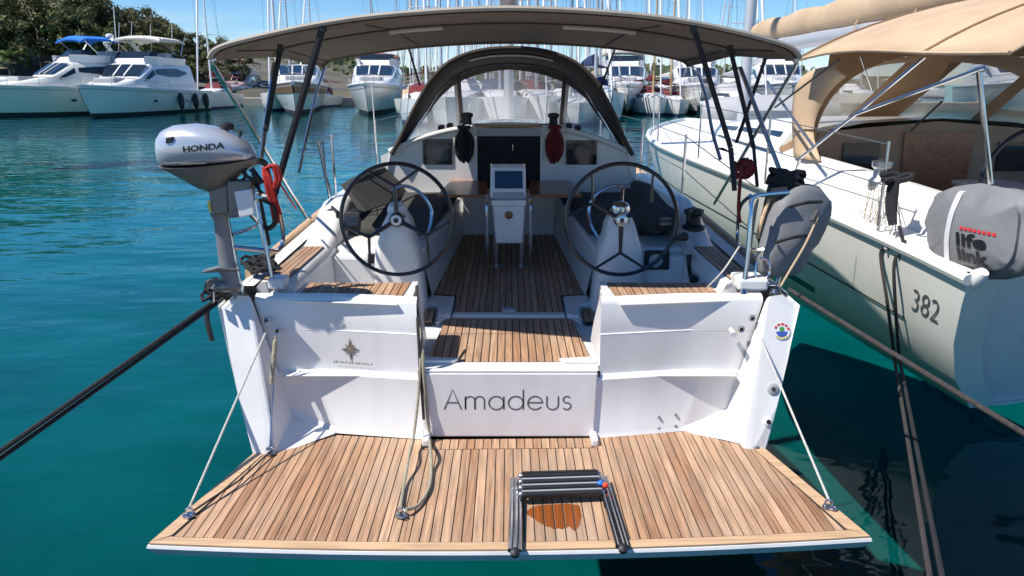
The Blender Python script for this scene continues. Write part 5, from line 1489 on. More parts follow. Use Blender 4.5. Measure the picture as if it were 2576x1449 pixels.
# sprayhood
def nhood(t, a):
    y = lerp(3.0, 4.3, t); e = math.cos(a); f = math.sin(a)
    w_ = lerp(1.36, 1.22, t); top = lerp(2.42, 2.10, t ** 1.5); z0 = 1.42
    return nw(-w_ * math.copysign(abs(e) ** 0.75, e), y, z0 + (top - z0) * abs(f) ** 0.7)
AA = [math.pi * i / 24 for i in range(25)]
m = MB(); m.loft([[nhood(t, a) for a in AA] for t in (0, 0.15, 0.33)]); nsh = m.build('sprayhood', 'canvas_tan', NB, smooth=True)
so = nsh.modifiers.new('cloth', 'SOLIDIFY'); so.thickness = 0.008
ft = [nhood(0.33, a) for a in AA]; bt = [nw((NMI @ p).x * 1.0, 4.75 - 0.9 * abs((NMI @ p).x / 1.3) ** 2.5, 1.62 - 0.12 * abs((NMI @ p).x / 1.3) ** 2) for p in ft]
bands = [0, 1, 6, 7, 11, 13, 17, 18, 23, 24]
for i in range(9):
    a, b = bands[i], bands[i + 1]
    m = MB(); m.loft([[ft[k].lerp(bt[k], t / 4) for k in range(a, b + 1)] for t in range(5)])
    if i % 2: m.build('clear_pane', 'clear_vinyl_tan', nsh, smooth=True)
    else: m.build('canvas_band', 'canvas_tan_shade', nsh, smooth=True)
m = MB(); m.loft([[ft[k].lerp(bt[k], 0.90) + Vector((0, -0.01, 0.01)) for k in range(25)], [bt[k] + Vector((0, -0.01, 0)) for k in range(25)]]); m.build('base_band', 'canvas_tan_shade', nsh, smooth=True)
# side wing of canvas falling to the port coaming
m = MB()
wo = spline([NX(2105, 163, -1.42), NX(2040, 178, -1.44), NX(2002, 215, -1.46), NX(1992, 290, -1.48), NX(1996, 395, -1.50)], 5)
wi = spline([NX(2130, 192, -1.40), NX(2092, 225, -1.40), NX(2060, 275, -1.42), NX(2046, 335, -1.44), NX(2064, 405, -1.47)], 5)
m.loft([[p.lerp(q, t / 4) + (NM.to_3x3() @ Vector((-0.03 * math.sin(math.pi * t / 4), 0, 0))) for p, q in zip(wo, wi)] for t in range(5)]); wg = m.build('canvas_wing', 'canvas_tan', NB, smooth=True)
so = wg.modifiers.new('cloth', 'SOLIDIFY'); so.thickness = 0.008
# connecting awning panel between bimini and sprayhood
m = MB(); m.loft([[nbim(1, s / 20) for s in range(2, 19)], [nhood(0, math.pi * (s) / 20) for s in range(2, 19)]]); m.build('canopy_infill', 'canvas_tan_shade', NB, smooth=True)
# poles
def npole(a, b=None, r=0.0125, mt='stainless', nm='pole'):
    mb = MB(); mb.tube([a, b] if not isinstance(a, list) else a, r, 8); return mb.build(nm, mt, NB, smooth=True)
npole(NX(2462, 180, -1.40), NX(2492, 462, -1.20), 0.017)
npole([NX(2476, 169, -1.55), NX(2153, 287, -1.62), NX(2012, 398, -1.70), NX(2000, 440, -1.72)])
npole(NX(2328, 142, -1.50), NX(2145, 295, -1.62))
npole(NX(2164, 142, -1.58), NX(2194, 228, -1.40), 0.006)
npole(NX(1930, 205, -1.66), NX(2048, 372, -1.66), 0.013, 'stainless_dull')
npole(NX(2110, 150, -1.6), NX(1950, 270, -1.70), 0.009, 'rubber', 'strap')
npole(NX(2370, 255, -1.1), NX(2290, 330, -1.2), 0.008, 'rubber', 'strap')
# rails and wires along the port side
nst = []
for (y) in (1.0, 2.8, 4.6, 6.6, 8.4):
    p = nhull(y, 6, -1) + (NM.to_3x3() @ Vector((0.06, 0, 0.02))); npole(p, p + Vector((0, 0, 0.60)), 0.011, nm='stanchion'); nst.append(p + Vector((0, 0, 0.58)))
for dz in (0, -0.27): npole([p + Vector((0, 0, dz)) for p in nst], None, 0.004, 'wire', 'lifeline')
p0 = nhull(0.15, 6, -1)
# boom, furled sail in tan cover, mast, backstay
bz = lambda y: 2.66 + (8.0 - y) * 0.020
m = MB(); m.loft([[nw(0.085 * math.cos(k * math.pi / 7), y, bz(y) + 0.10 * math.sin(k * math.pi / 7)) for k in range(14)] for y in (1.7, 8.0)], ring=True, cap=True); m.build('boom', 'mast_alloy', NB, smooth=True)
m = MB(); secs = []
for i in range(22):
    y = lerp(1.7, 7.9, i / 21); r = 0.165 - 0.045 * i / 21 + 0.010 * math.sin(i * 1.7)
    secs.append([nw(r * 0.85 * math.cos(k * math.pi / 8), y, bz(y) + 0.10 + r * 0.95 + (r * 1.25) * math.sin(k * math.pi / 8)) for k in range(16)])
m.loft(secs, ring=True, cap=True); sc_ = m.build('sail_cover', 'canvas_tan', NB, smooth=True)
for y in (2.6, 3.1, 3.7, 4.8):
    m = MB(); m.tube([nw(0.12 * math.cos(k * math.pi / 8), y, bz(y) + 0.02 + 0.13 * math.sin(k * math.pi / 8)) for k in range(16)], 0.008, 5, closed=True); m.build('sail_tie', 'canvas_tan', sc_)
m = MB(); m.tube([nw(0, 8.2, 1.4), nw(0, 8.0, 15)], 0.085, 12); m.build('mast', 'mast_alloy', NB, smooth=True)
npole(NX(2487, 24, -0.75), NX(2480, 116, -0.75), 0.022, 'mast_white', 'backstay_tube')
npole(NX(2490, -40, -0.75), NX(2480, 110, -0.75), 0.005, 'wire', 'backstay')
m = MB(); m.lathe([(0.03, -0.03), (0.035, 0), (0.02, 0.03)], NX(2474, 45, -0.72), (0, 1, 0), 10); m.build('backstay_block', 'canvas_tan', NB, smooth=True)
# winch, black bundle on the lifeline, net and cleat
p = NX(2215, 455, -1.42); m = MB(); m.lathe([(0.09, -0.05), (0.09, 0), (0.06, 0.03), (0.055, 0.09), (0.075, 0.11), (0.075, 0.15), (0.03, 0.16)], p, (0, 0, 1), 18); m.build('winch', 'stainless_dull', NB, smooth=True)
c = NX(2245, 640, -1.83)
m = MB(); m.tube(spline([c + Vector((-.06, -.02, .05)), c + Vector((-.02, 0, .03)), c + Vector((.05, .0, .03)), c + Vector((.10, .02, .05))], 4), 0.014, 8); m.build('cleat', 'stainless_dull', NB, smooth=True)
bb = MB(); random.seed(31)
for k in range(8):
    du = random.uniform(-10, 10)
    bb.tube(spline([NX(2255 + du * .6, 440 + random.uniform(0, 8), -1.80), NX(2250 + du * 1.4, 480, -1.80), NX(2246 + du * 1.2, 530, -1.80), NX(2248 + du * .6, 565, -1.80)], 4), 0.017, 6)
for k in range(5):
    p = NX(2258 + random.uniform(-26, 20), 448 + random.uniform(-8, 8), -1.80)
    bb.tube([p + Vector((0.05 * math.cos(a), 0.03 * math.sin(a), 0.02 * math.sin(a + k))) for a in [i * math.pi / 4 for i in range(8)]], 0.018, 5, closed=True)
tag(bb.build('rope_coil', 'black_rope', None, smooth=True), 'black rope coil hanging on the neighbouring yacht\'s port lifeline', 'rope')
# net of thin cords beside the winch
nt_ = MB(); random.seed(12)
for k in range(9):
    a = NX(2188 + k * 7, 470, -1.55); b = NX(2155 + k * 14, 610 + random.uniform(-14, 10), -1.80)
    nt_.tube([a, a.lerp(b, .5) + Vector((random.uniform(-.03, .03), 0, 0)), b], 0.0035, 4)
    a = NX(2230 - k * 4, 480 + k * 8, -1.57); b = NX(2160 + k * 9, 540 + k * 9, -1.75); nt_.tube([a, b], 0.003, 4)
tag(nt_.build('cord_net', 'khaki_rope', None), 'tan cord netting hanging below the neighbouring yacht\'s winch', 'net')
# mooring lines of the neighbour
def nl(pts, r, mt, lab): return line('mooring_line', pts, r, mt, lab)
nl(spline([c + Vector((-.04, 0, .05)), NX(2215, 640, -1.88), NX(2232, 760, -1.86), NX(2250, 900, -1.70)], 4) + [Vector((0.605, 0.3, 0.46))], 0.011, 'brown_rope', 'dark mooring line falling from the neighbouring yacht\'s cleat, left of the pair')
nl(spline([c + Vector((.06, 0, .05)), NX(2250, 660, -1.88), NX(2252, 760, -1.86), NX(2262, 900, -1.70)], 4) + [Vector((0.66, 0.3, 0.46))], 0.011, 'black_rope', 'dark mooring line falling from the neighbouring yacht\'s cleat, right of the pair')
line('hanging_line', [NX(2262, 570, -1.82), NX(2275, 620, -1.84), NX(2262, 650, -1.86)], 0.012, 'black_rope', 'short black line between the hanging coil and the neighbouring yacht\'s cleat')
# big grey bag on the stern rail of the neighbour
LB = thing('life_raft_bag', 'large grey rescue bag with white stripe and LIFE LINK print on the neighbouring yacht', 'bag', NX(2420, 705, -1.65))
gb = [NX(2308, 655, -1.76), NY(2565, 722, -0.22), NY(2600, 470, -0.14), NX(2322, 462, -1.74)]
bag('bag_body', LB, gb, 0.15, 'bag_grey', 0.06, 0.30, n=36, m_=10, wr=0.030, seed=9, flat=0.84)
def gface(s_, t_, o=0.068):
    p = (gb[0] * (1 - s_) + gb[1] * s_) * (1 - t_) + (gb[3] * (1 - s_) + gb[2] * s_) * t_
    nn = (gb[1] - gb[0]).cross(gb[3] - gb[0]).normalized()
    if nn.y > 0: nn = -nn
    return p + nn * (o * (1 - 0.7 * (2 * s_ - 1) ** 4 * 1.0 - 0.35 * (2 * t_ - 1) ** 2) + 0.006)
gn = (gb[1] - gb[0]).cross(gb[3] - gb[0]).normalized()
if gn.y > 0: gn = -gn
bv9 = BAGBVH['bag_body9']
fine_text('life', 0.03, lambda a, b: gface(0.45 + 0.27 * a, 0.30 + 0.16 * b, 0.0), bv9, -gn, 'lettering', 'print_black', LB, 0.005)
fine_text('link', 0.03, lambda a, b: gface(0.45 + 0.29 * a, 0.125 + 0.155 * b, 0.0), bv9, -gn, 'lettering', 'print_black', LB, 0.005)
def on_bag(s_, t_, lift):
    p = gface(s_, t_, 0.0); hit = bv9.ray_cast(p + gn * 0.5, -gn)
    return (hit[0] if hit[0] is not None else p) + gn * lift
m = MB(); m.loft([[on_bag(0.30 + 0.07 * t / 20 + 0.055 * k / 4, 0.05 + 0.88 * t / 20, 0.006) for t in range(21)] for k in range(5)]); m.build('stripe', 'bag_stripe', LB)
m = MB()
for i in range(8):
    a0, a1 = 0.49 + i * 0.038, 0.49 + i * 0.038 + 0.027
    m.loft([[on_bag(a0, 0.495 - 0.004 * i, 0.006), on_bag(a1, 0.493 - 0.004 * i, 0.006)], [on_bag(a0, 0.53 - 0.004 * i, 0.006), on_bag(a1, 0.528 - 0.004 * i, 0.006)]])
m.build('red_lettering', 'print_red', LB, fix=False, kind='stuff')
npole(NX(2405, 690, -1.70), NX(2395, 715, -1.72), 0.012, 'stainless', 'bag_bracket')

# ================================================================== marina: motor yachts
def motor_yacht(name, label, bow_p, stern_p, B=4.3, mats=None, group=None, bimini=None, arch=False, fly=True, freeb=(1.25, 2.05), house=2.1, brown=False, portholes=True, bimz=1.9):
    """bow and stern given on the water; local +y points to the bow"""
    mm = dict(hull='boat_white', house='boat_white', stripe='antifoul', screen='yacht_glass', fly='boat_white', bim='cover_cream')
    mm.update(mats or {})
    bow_p, stern_p = Vector(bow_p), Vector(stern_p)
    d = bow_p - stern_p; L = d.length; c = (bow_p + stern_p) / 2; rz = math.atan2(-d.x, d.y)
    Y = thing(name, label, 'motor yacht', (c.x, c.y, 0), rz, group, local=True)
    def hp(t, k, s):
        y = lerp(-L / 2, L / 2, t)
        zs = lerp(freeb[0], freeb[1], t ** 1.6)
        b = B / 2 * (1 - max(0, (t - 0.45) / 0.55) ** 2.2)
        fz = [-0.25, 0.02, 0.30, 0.62, 1.0][k]
        fx = [0.55, lerp(0.90, 0.42, t), lerp(0.95, 0.62, t), lerp(0.98, 0.82, t), 1.0][k]
        yo = [-0.12, -0.08, -0.05, -0.02, 0.0][k] * L * t ** 3
        return Vector((s * max(b * fx, 0.02), y + yo, fz * zs if fz > 0 else fz))
    TT = [i / 18 for i in range(19)]
    m = MB()
    for s in (-1, 1): m.loft([[hp(t, k, s) for k in range(5)] for t in TT])
    m.loft([[hp(0, k, -1) for k in range(5)], [hp(0, k, 1) for k in range(5)]])
    m.build('hull', mm['hull'], Y, smooth=True, angle=50)
    m = MB()
    for s in (-1, 1): m.loft([[hp(t, 0, s) * 1.0 + Vector((s * .03, .02, 0)), hp(t, 1, s) + Vector((s * .03, .02, 0)), hp(t, 1, s).lerp(hp(t, 2, s), 0.38) + Vector((s * .03, .02, 0))] for t in TT])
    m.build('boot_stripe', mm['stripe'], Y, smooth=True)
    if brown:
        m = MB()
        for s in (-1, 1): m.loft([[hp(t, 3, s).lerp(hp(t, 4, s), q) + Vector((s * .03, .03, 0)) for q in (0.15, 0.98)] for t in TT])
        m.build('hull_band', 'boat_brown', Y, smooth=True)
    m = MB(); m.loft([[hp(t, 4, -1), Vector((0, hp(t, 4, 1).y, hp(t, 4, 1).z + 0.10)), hp(t, 4, 1)] for t in TT]); m.build('deck', mm['house'], Y, smooth=True)
    m = MB()
    for s in (-1, 1): m.tube([hp(t, 4, s) + Vector((0, 0, 0.02)) for t in TT], 0.06, 6)
    m.build('rubbing_strake', mm['hull'], Y, smooth=True)
    # deck house: front slope, windscreen, side windows
    zd = lambda y: lerp(freeb[0], freeb[1], max(0, min(1, y / L + 0.5)) ** 1.6) + 0.05
    hy = [(-0.36, 1.0, 0.0), (-0.34, 1.0, 1.0), (-0.05, 1.0, 1.0), (0.06, 0.97, 0.97), (0.17, 0.86, 0.42), (0.30, 0.66, 0.22), (0.40, 0.40, 0.02)]
    def house_row(i):
        fy, fw, fh = hy[i]; y = fy * L; w_ = B * 0.40 * fw; z0 = zd(y) - 0.05; z1_ = lerp(freeb[0], freeb[1], 0.45) + 0.05 + house * fh
        z1_ = max(z1_, z0 + 0.02)
        return [Vector((x * w_, y, lerp(z0, z1_, q))) for x, q in ((-1.08, 0), (-1.04, 0.45), (-0.93, 0.88), (-0.82, 1.0), (0, 1.03), (0.82, 1.0), (0.93, 0.88), (1.04, 0.45), (1.08, 0))]
    m = MB(); rowsH = [house_row(i) for i in range(len(hy))]; m.loft(rowsH, cap=False); m.add(rowsH[1], [tuple(range(9))]); m.build('deck_house', mm['house'], Y, smooth=True, angle=28)
    a, b = rowsH[3], rowsH[4]
    m = MB(); n = Vector((0, 0.06, 0.06))
    def sl(k, t): return a[k].lerp(b[k], t) + n
    m.loft([[sl(k, 0.14) for k in (3, 4, 5)], [sl(k, 0.90) for k in (3, 4, 5)]]); m.build('windscreen', mm['screen'], Y)
    for s in (0, 1):
        k1, k2 = (1, 2) if s == 0 else (7, 6); sd = -1 if s == 0 else 1
        def sw(i0, i1, t, q): return rowsH[i0][k1].lerp(rowsH[i1][k1], t).lerp(rowsH[i0][k2].lerp(rowsH[i1][k2], t), q) + Vector((sd * 0.06, 0, 0.02))
        m = MB(); m.loft([[sw(1, 2, 0.25, 0.45), sw(1, 2, 0.6, 0.15), sw(1, 2, 0.95, 0.15), sw(2, 3, 0.9, 0.35)], [sw(1, 2, 0.25, 0.6), sw(1, 2, 0.6, 0.85), sw(1, 2, 0.95, 0.85), sw(2, 3, 0.9, 0.75)]]); m.build('side_window', mm['screen'], Y)
        m = MB()
        m.loft([[sw(3, 4, 0.05, 0.30), sw(3, 4, 0.75, 0.15)], [sw(3, 4, 0.05, 0.80), sw(3, 4, 0.75, 0.45)]]); m.build('side_window', mm['screen'], Y)
    ztop = rowsH[2][4].z
    if fly:
        m = MB()
        fb = [(-0.30, 0.95), (-0.10, 1.0), (0.02, 0.92), (0.065, 0.70)]
        for s in (-1, 1):
            m.loft([[Vector((s * B * 0.36 * w_, y * L, ztop - 0.12)), Vector((s * B * 0.385 * w_, y * L, ztop + 0.38)), Vector((s * B * 0.36 * w_, y * L, ztop + 0.40)), Vector((s * B * 0.34 * w_, y * L, ztop))] for y, w_ in fb])
        e1_ = [Vector((s * B * 0.37 * 0.70, 0.065 * L, ztop - 0.1)) for s in (-1, 1)]
        m.loft([[e1_[0], e1_[1]], [e1_[0] + Vector((0, -0.6, 0.42)), e1_[1] + Vector((0, -0.6, 0.42))]])
        m.build('flybridge', mm['fly'], Y, smooth=True, angle=30)
        m = MB(); m.loft([[e1_[0] + Vector((-.3, -1.2, 0.44)), e1_[0] + Vector((0, -0.55, 0.43)), e1_[1] + Vector((0, -0.55, 0.43)), e1_[1] + Vector((.3, -1.2, 0.44))], [e1_[0] + Vector((-.3, -1.6, 0.85)), e1_[0] + Vector((0, -1.1, 0.88)), e1_[1] + Vector((0, -1.1, 0.88)), e1_[1] + Vector((.3, -1.6, 0.85))]]); m.build('fly_screen', 'yacht_glass', Y)
        m = MB(); m.bx(-B * 0.25, B * 0.25, -0.22 * L, -0.16 * L, ztop, ztop + 0.75); m.build('fly_seat', 'boat_grey', Y, bevel=0.08)
    if arch:
        m = MB()
        m.tube(spline([(-B * 0.40, -0.32 * L, ztop - 0.2), (-B * 0.40, -0.26 * L, ztop + 1.0), (-B * 0.30, -0.23 * L, ztop + 1.5), (B * 0.30, -0.23 * L, ztop + 1.5), (B * 0.40, -0.26 * L, ztop + 1.0), (B * 0.40, -0.32 * L, ztop - 0.2)], 5), 0.16, 8); m.build('radar_arch', mm['house'], Y, smooth=True)
        m = MB(); m.tube([(0, -0.23 * L, ztop + 1.5), (0, -0.24 * L, ztop + 4.0)], 0.03, 5); m.build('antenna', 'mast_white', Y)
    if bimini:
        y0, y1 = bimini; zb = ztop + bimz
        m = MB(); g = []
        for i in range(7):
            y = lerp(y0 * L, y1 * L, i / 6)
            g.append([Vector((x * B * 0.38, y, zb + 0.18 - 0.22 * abs(x) ** 3 - (0.18 if i in (0, 6) else 0.0))) for x in (-1, -0.8, -0.4, 0, 0.4, 0.8, 1)])
        m.sheet(g, 0.12); m.build('bimini', mm['bim'], Y, smooth=True)
        for s in (-1, 1):
            for (ya, yb_) in ((y0 + 0.01, y0 + 0.06), (y1 - 0.01, y0 + 0.10)):
                m = MB(); m.tube([(s * B * 0.37, ya * L, zb), (s * B * 0.37, yb_ * L, ztop + 0.55)], 0.045, 5); m.build('bimini_post', 'stainless_dull', Y)
    if portholes:
        for s in (-1, 1):
            for t, w_ in ((0.60, 0.22), (0.38, 0.11), (0.30, 0.11), (0.24, 0.11)):
                p = hp(t, 2, s).lerp(hp(t, 3, s), 0.75); q = hp(t + 0.02, 2, s).lerp(hp(t + 0.02, 3, s), 0.75)
                dv = (q - p).normalized(); up = (hp(t, 3, s) - hp(t, 2, s)).normalized(); nn = Vector((s, 0.2, 0)) * 0.035
                m = MB(); m.add([p + nn + dv * w_ * math.cos(k * math.pi / 5) + up * 0.09 * math.sin(k * math.pi / 5) for k in range(10)], [tuple(range(10))]); m.build('porthole', 'yacht_glass', Y)
    for q in (0.36, 0.64):                      # windscreen mullions
        m = MB(); t0 = sl(3, 0.12).lerp(sl(5, 0.12), q) + Vector((0, .03, .03)); t1 = sl(3, 0.92).lerp(sl(5, 0.92), q) + Vector((0, .03, .03)); m.bar(t0, t1, 0.10, 0.05); m.build('mullion', mm['house'], Y)
    for s in (-1, 1):                           # thin sheer stripe
        m = MB(); m.loft([[hp(t, 3, s).lerp(hp(t, 4, s), qq) + Vector((s * .035, .03, 0)) for qq in (0.70, 0.78)] for t in TT]); m.build('sheer_stripe', 'boat_grey', Y)
    m = MB(); m.lathe([(0.28, 0), (0.30, 0.10), (0.24, 0.22), (0.05, 0.27)], (0.0, -0.20 * L, ztop + (1.75 if arch else 0.6)), (0, 0, 1), 12); m.build('radar_dome', 'mast_white', Y, smooth=True)
    for xx in (-0.9, 0.7):
        m = MB(); m.tube([(xx, -0.26 * L, ztop + 0.3), (xx * 1.05, -0.29 * L, ztop + 2.9)], 0.02, 4); m.build('aerial', 'mast_white', Y)
    m = MB(); m.bx(-B * 0.16, B * 0.16, 0.20 * L, 0.30 * L, zd(0.25 * L) + 0.25, zd(0.25 * L) + 0.62); m.build('sun_pad', 'cover_grey', Y, bevel=0.1)
    # bow rail
    for s in (-1, 1):
        m = MB(); rp = [hp(t, 4, s) + Vector((-s * 0.08, -0.05, 0.62)) for t in (0.5, 0.62, 0.74, 0.86, 0.94, 0.985)]
        m.tube([hp(0.46, 4, s)] + rp, 0.022, 5); br_ = m.build('bow_rail', 'stainless_dull', Y, smooth=True)
        for p, t in zip(rp, (0.5, 0.62, 0.74, 0.86, 0.94, 0.985)):
            m = MB(); m.tube([hp(t, 4, s) + Vector((-s * 0.06, 0, 0)), p], 0.018, 4); m.build('rail_post', 'stainless_dull', br_)
    tip = hp(1, 4, 1); m = MB(); m.bar(tip + Vector((0, -0.3, -0.1)), tip + Vector((0, 0.35, -0.12)), 0.25, 0.12); m.build('anchor_roller', 'stainless_dull', Y)
    Y['_L'] = L
    def world(p): return Matrix.Translation((c.x, c.y, 0)) @ Matrix.Rotation(rz, 4, 'Z') @ p
    return Y, hp, world
def wp(u, v): 
    p = PZ(u, v, 0.0); return p
Y1, hp1, wd1 = motor_yacht('motor_yacht', 'white flybridge motor yacht with grey canopy and three black fenders, bow towards us', wp(206, 298), wp(470, 277), B=4.6, bimini=(-0.30, -0.02), bimz=1.75, house=1.75, freeb=(1.5, 2.05), mats=dict(bim='cover_cream'))
for i, t in enumerate((0.40, 0.24, 0.12)):
    p = wd1(hp1(t, 3, -1) + Vector((-0.25, 0, -0.15)))
    m = MB(); m.ell(p, 0.24, 0.24, 0.62, 10, 8); tag(m.build('fender', 'fender_black', None, smooth=True), 'black fender hanging on the flybridge yacht\'s side, %s from its bow' % ('first', 'second', 'third')[i], 'fender', 'black fenders on the flybridge yacht')
Y0, hp0, wd0 = motor_yacht('motor_yacht', 'older white motor cruiser with bright blue canopy and rounded arch at far left', wp(-70, 296), wp(430, 280), B=4.4, bimini=(-0.16, 0.02), bimz=1.55, arch=True, house=1.7, freeb=(1.7, 2.1), mats=dict(bim='cover_blue', house='boat_cream', hull='boat_cream'))
m = MB(); p = wp(60, 288); m.ell((p.x - 2.2, p.y - 0.4, 2.25), 3.0, 0.8, 0.42, 16, 8, pw=0.7); tag(m.build('covered_tender', 'boat_white', None, smooth=True), 'white covered tender lying on the far left cruiser\'s foredeck', 'dinghy')
Y2, _, _ = motor_yacht('motor_yacht', 'cream motor yacht with brown hull band seen bow-on behind the bimini poles', wp(742, 293), wp(768, 262), B=4.7, bimini=None, brown=True, house=1.7, fly=False, freeb=(1.7, 2.25), mats=dict(house='boat_cream'))
Y3, _, _ = motor_yacht('motor_yacht', 'white flybridge yacht with brown flybridge cover seen bow-on left of the sprayhood', wp(922, 293), wp(972, 265), B=4.7, bimini=(-0.24, 0.02), bimz=0.75, house=1.7, freeb=(1.7, 2.15), mats=dict(bim='cover_brown'))
Y4, _, _ = motor_yacht('motor_yacht', 'pinkish canopied cabin cruiser at the pontoon behind the aft bimini pole', wp(560, 262), wp(640, 248), B=4.2, bimini=(-0.40, 0.10), bimz=1.6, house=1.7, freeb=(1.4, 1.8), mats=dict(bim='cover_pink', house='cover_pink'))
Y5, _, _ = motor_yacht('motor_yacht', 'white flybridge yacht seen bow-on right of the sprayhood', wp(1578, 291), wp(1556, 262), B=5.0, bimini=(-0.2, -0.02), bimz=1.2, arch=True, house=1.7, freeb=(1.7, 2.1))
Y6, _, _ = motor_yacht('motor_yacht', 'white flybridge yacht seen between the starboard bimini straps', wp(1762, 291), wp(1728, 266), B=4.8, bimini=(-0.25, 0.0), bimz=1.0, house=1.6, freeb=(1.6, 2.1), mats=dict(bim='boat_white'))
Y7, _, _ = motor_yacht('motor_yacht', 'white motor yacht behind the neighbouring yacht\'s tan sprayhood', wp(1990, 288), wp(1912, 264), B=5.0, bimini=(-0.25, 0.02), bimz=1.2, house=1.8, freeb=(1.7, 2.2), mats=dict(bim='cover_grey'))
Y8, _, _ = motor_yacht('motor_yacht', 'white motor yacht at the right edge behind the tan canopy', wp(2640, 300), wp(2460, 262), B=5.2, bimini=(-0.25, 0.02), bimz=1.2, house=1.9, freeb=(1.8, 2.3))
# grey covered boat beyond the neighbour's foredeck
m = MB(); p = wp(1930, 318)
g = []
for i in range(13):
    t = i / 12; y = lerp(-3.6, 3.6, t); w_ = 1.5 * (1 - abs(2 * t - 1) ** 2.5 * 0.75); hh = 1.25 - 0.35 * abs(2 * t - 1) ** 2
    g.append([Vector((p.x + y, p.y + x * w_, 0.35 + hh * q)) for x, q in ((-1, 0), (-1.02, 0.4), (-0.75, 0.75), (0, 1.0), (0.75, 0.75), (1.02, 0.4), (1, 0))])
m.loft(g); m.loft([[q + Vector((0, 0, -0.5)) for q in (r[0], r[-1])] for r in g])
for k in (0, -1): m.loft([[r[k] for r in g], [r[k] + Vector((0, 0, -0.55)) for r in g]])
tag(m.build('covered_boat', 'cover_grey', None, smooth=True), 'small boat under a grey tarpaulin beyond the neighbouring yacht\'s bow', 'boat')

# ================================================================== marina: sailing boats
def sail_proto():
    Y = thing('moored_sailboat', 'x', 'sailboat', (0, 0, 0), 0, None, local=True)
    def hp(t, k, s):
        y = lerp(-5.5, 5.5, t); b = 1.75 * (1 - max(0, (t - 0.4) / 0.6) ** 2.1) * (1 - 0.25 * max(0, 0.3 - t) / 0.3)
        zs = lerp(1.05, 1.4, t); fz = [-0.3, 0.0, 0.45, 1.0][k]; fx = [0.4, 0.85, 0.95, 1.0][k]
        return Vector((s * max(b * fx, 0.02), y - [0.9, 0.6, 0.3, 0][k] * t ** 4, fz * zs if fz > 0 else fz))
    TT = [i / 12 for i in range(13)]
    m = MB()
    for s in (-1, 1): m.loft([[hp(t, k, s) for k in range(4)] for t in TT])
    m.loft([[hp(0, k, -1) for k in range(4)], [hp(0, k, 1) for k in range(4)]])
    m.build('hull', 'boat_white', Y, smooth=True, angle=50)
    m = MB()
    for s in (-1, 1): m.loft([[hp(t, 1, s) + Vector((s * .02, 0, -.05)), hp(t, 1, s).lerp(hp(t, 2, s), 0.3) + Vector((s * .02, 0, 0))] for t in TT])
    m.build('boot_stripe', 'antifoul_blue', Y)
    m = MB(); m.loft([[hp(t, 3, -1), hp(t, 3, 1)] for t in TT]); m.build('deck', 'boat_cream', Y)
    m = MB(); m.loft([[Vector((x * w_, y, z0 + q * h_)) for x, q in ((-1.05, 0), (-0.9, 0.8), (-0.6, 1), (0.6, 1), (0.9, 0.8), (1.05, 0))] for y, w_, h_, z0 in ((-1.4, 1.15, 0.55, 1.1), (0.5, 1.1, 0.5, 1.15), (2.4, 0.8, 0.32, 1.2), (3.2, 0.5, 0.02, 1.25))]); m.build('coachroof', 'boat_white', Y, smooth=True, angle=30)
    for s in (-1, 1):
        m = MB(); m.prism([(s * 1.10, -1.0, 1.35), (s * 1.02, -1.0, 1.52), (s * 0.98, 1.6, 1.52), (s * 1.06, 1.6, 1.38)], (s * 0.03, 0, 0)); m.build('cabin_window', 'yacht_glass', Y)
    m = MB(); m.tube([(0, 0.9, 1.5), (0, 0.8, 8), (0, 0.6, 15.2)], [0.085, 0.08, 0.05], 8); m.build('mast', 'mast_alloy', Y, smooth=True)
    m = MB(); m.tube([(0, 0.7, 2.5), (0, -3.6, 2.65)], 0.07, 6); m.build('boom', 'mast_alloy', Y)
    m = MB(); m.loft([[Vector((r * 0.8 * math.cos(k * math.pi / 4), y, 2.6 + r + r * 1.2 * math.sin(k * math.pi / 4))) for k in range(8)] for y, r in ((0.7, 0.24), (-1.5, 0.20), (-3.5, 0.12))], ring=True, cap=True); m.build('sail_cover', 'cover_navy', Y, smooth=True)
    m = MB(); m.tube([(0, 5.3, 1.45), (0, 3.0, 8), (0, 0.75, 14.2)], [0.05, 0.10, 0.05], 6); m.build('furled_jib', 'sail_white', Y, smooth=True)
    for z in (6.0, 10.2):
        m = MB(); m.tube([(-0.95, 0.75, z), (0, 0.8, z + 0.05), (0.95, 0.75, z)], 0.03, 4); m.build('spreader', 'mast_alloy', Y)
    for s in (-1, 1):
        m = MB(); m.tube([(s * 1.6, 0.4, 1.2), (s * 0.95, 0.75, 6), (s * 0.9, 0.75, 10.2), (0, 0.65, 14.5)], 0.012, 3); m.build('shroud', 'wire', Y)
    m = MB(); m.tube([(0, -5.3, 1.2), (0, 0.6, 15.1)], 0.012, 3); m.build('backstay', 'wire', Y)
    m = MB(); m.loft([[Vector((x, y, z)) for x, z in ((-1.15, 1.2), (-1.05, 1.9), (-0.6, 2.15), (0.6, 2.15), (1.05, 1.9), (1.15, 1.2))] for y in (-1.7, -0.9)] + [[Vector((x, -0.2, z)) for x, z in ((-1.0, 1.25), (-0.9, 1.45), (-0.5, 1.6), (0.5, 1.6), (0.9, 1.45), (1.0, 1.25))]]); m.build('sprayhood', 'cover_navy', Y, smooth=True)
    m = MB(); m.sheet([[Vector((x, y, 2.75 - 0.2 * (x / 1.3) ** 2)) for x in (-1.3, -0.7, 0, 0.7, 1.3)] for y in (-4.6, -3.4, -2.3)], 0.04); m.build('bimini', 'cover_navy', Y, smooth=True)
    for s in (-1, 1):
        m = MB(); m.tube([(s * 1.35, -5.3, 1.1), (s * 1.3, -5.3, 1.75), (s * 1.5, -3, 1.8), (s * 1.6, 0, 1.85), (s * 1.2, 3, 1.95), (0.1 * s, 5.3, 2.1)], 0.02, 4); m.build('guard_rail', 'stainless_dull', Y)
    return Y
PROTO = sail_proto()
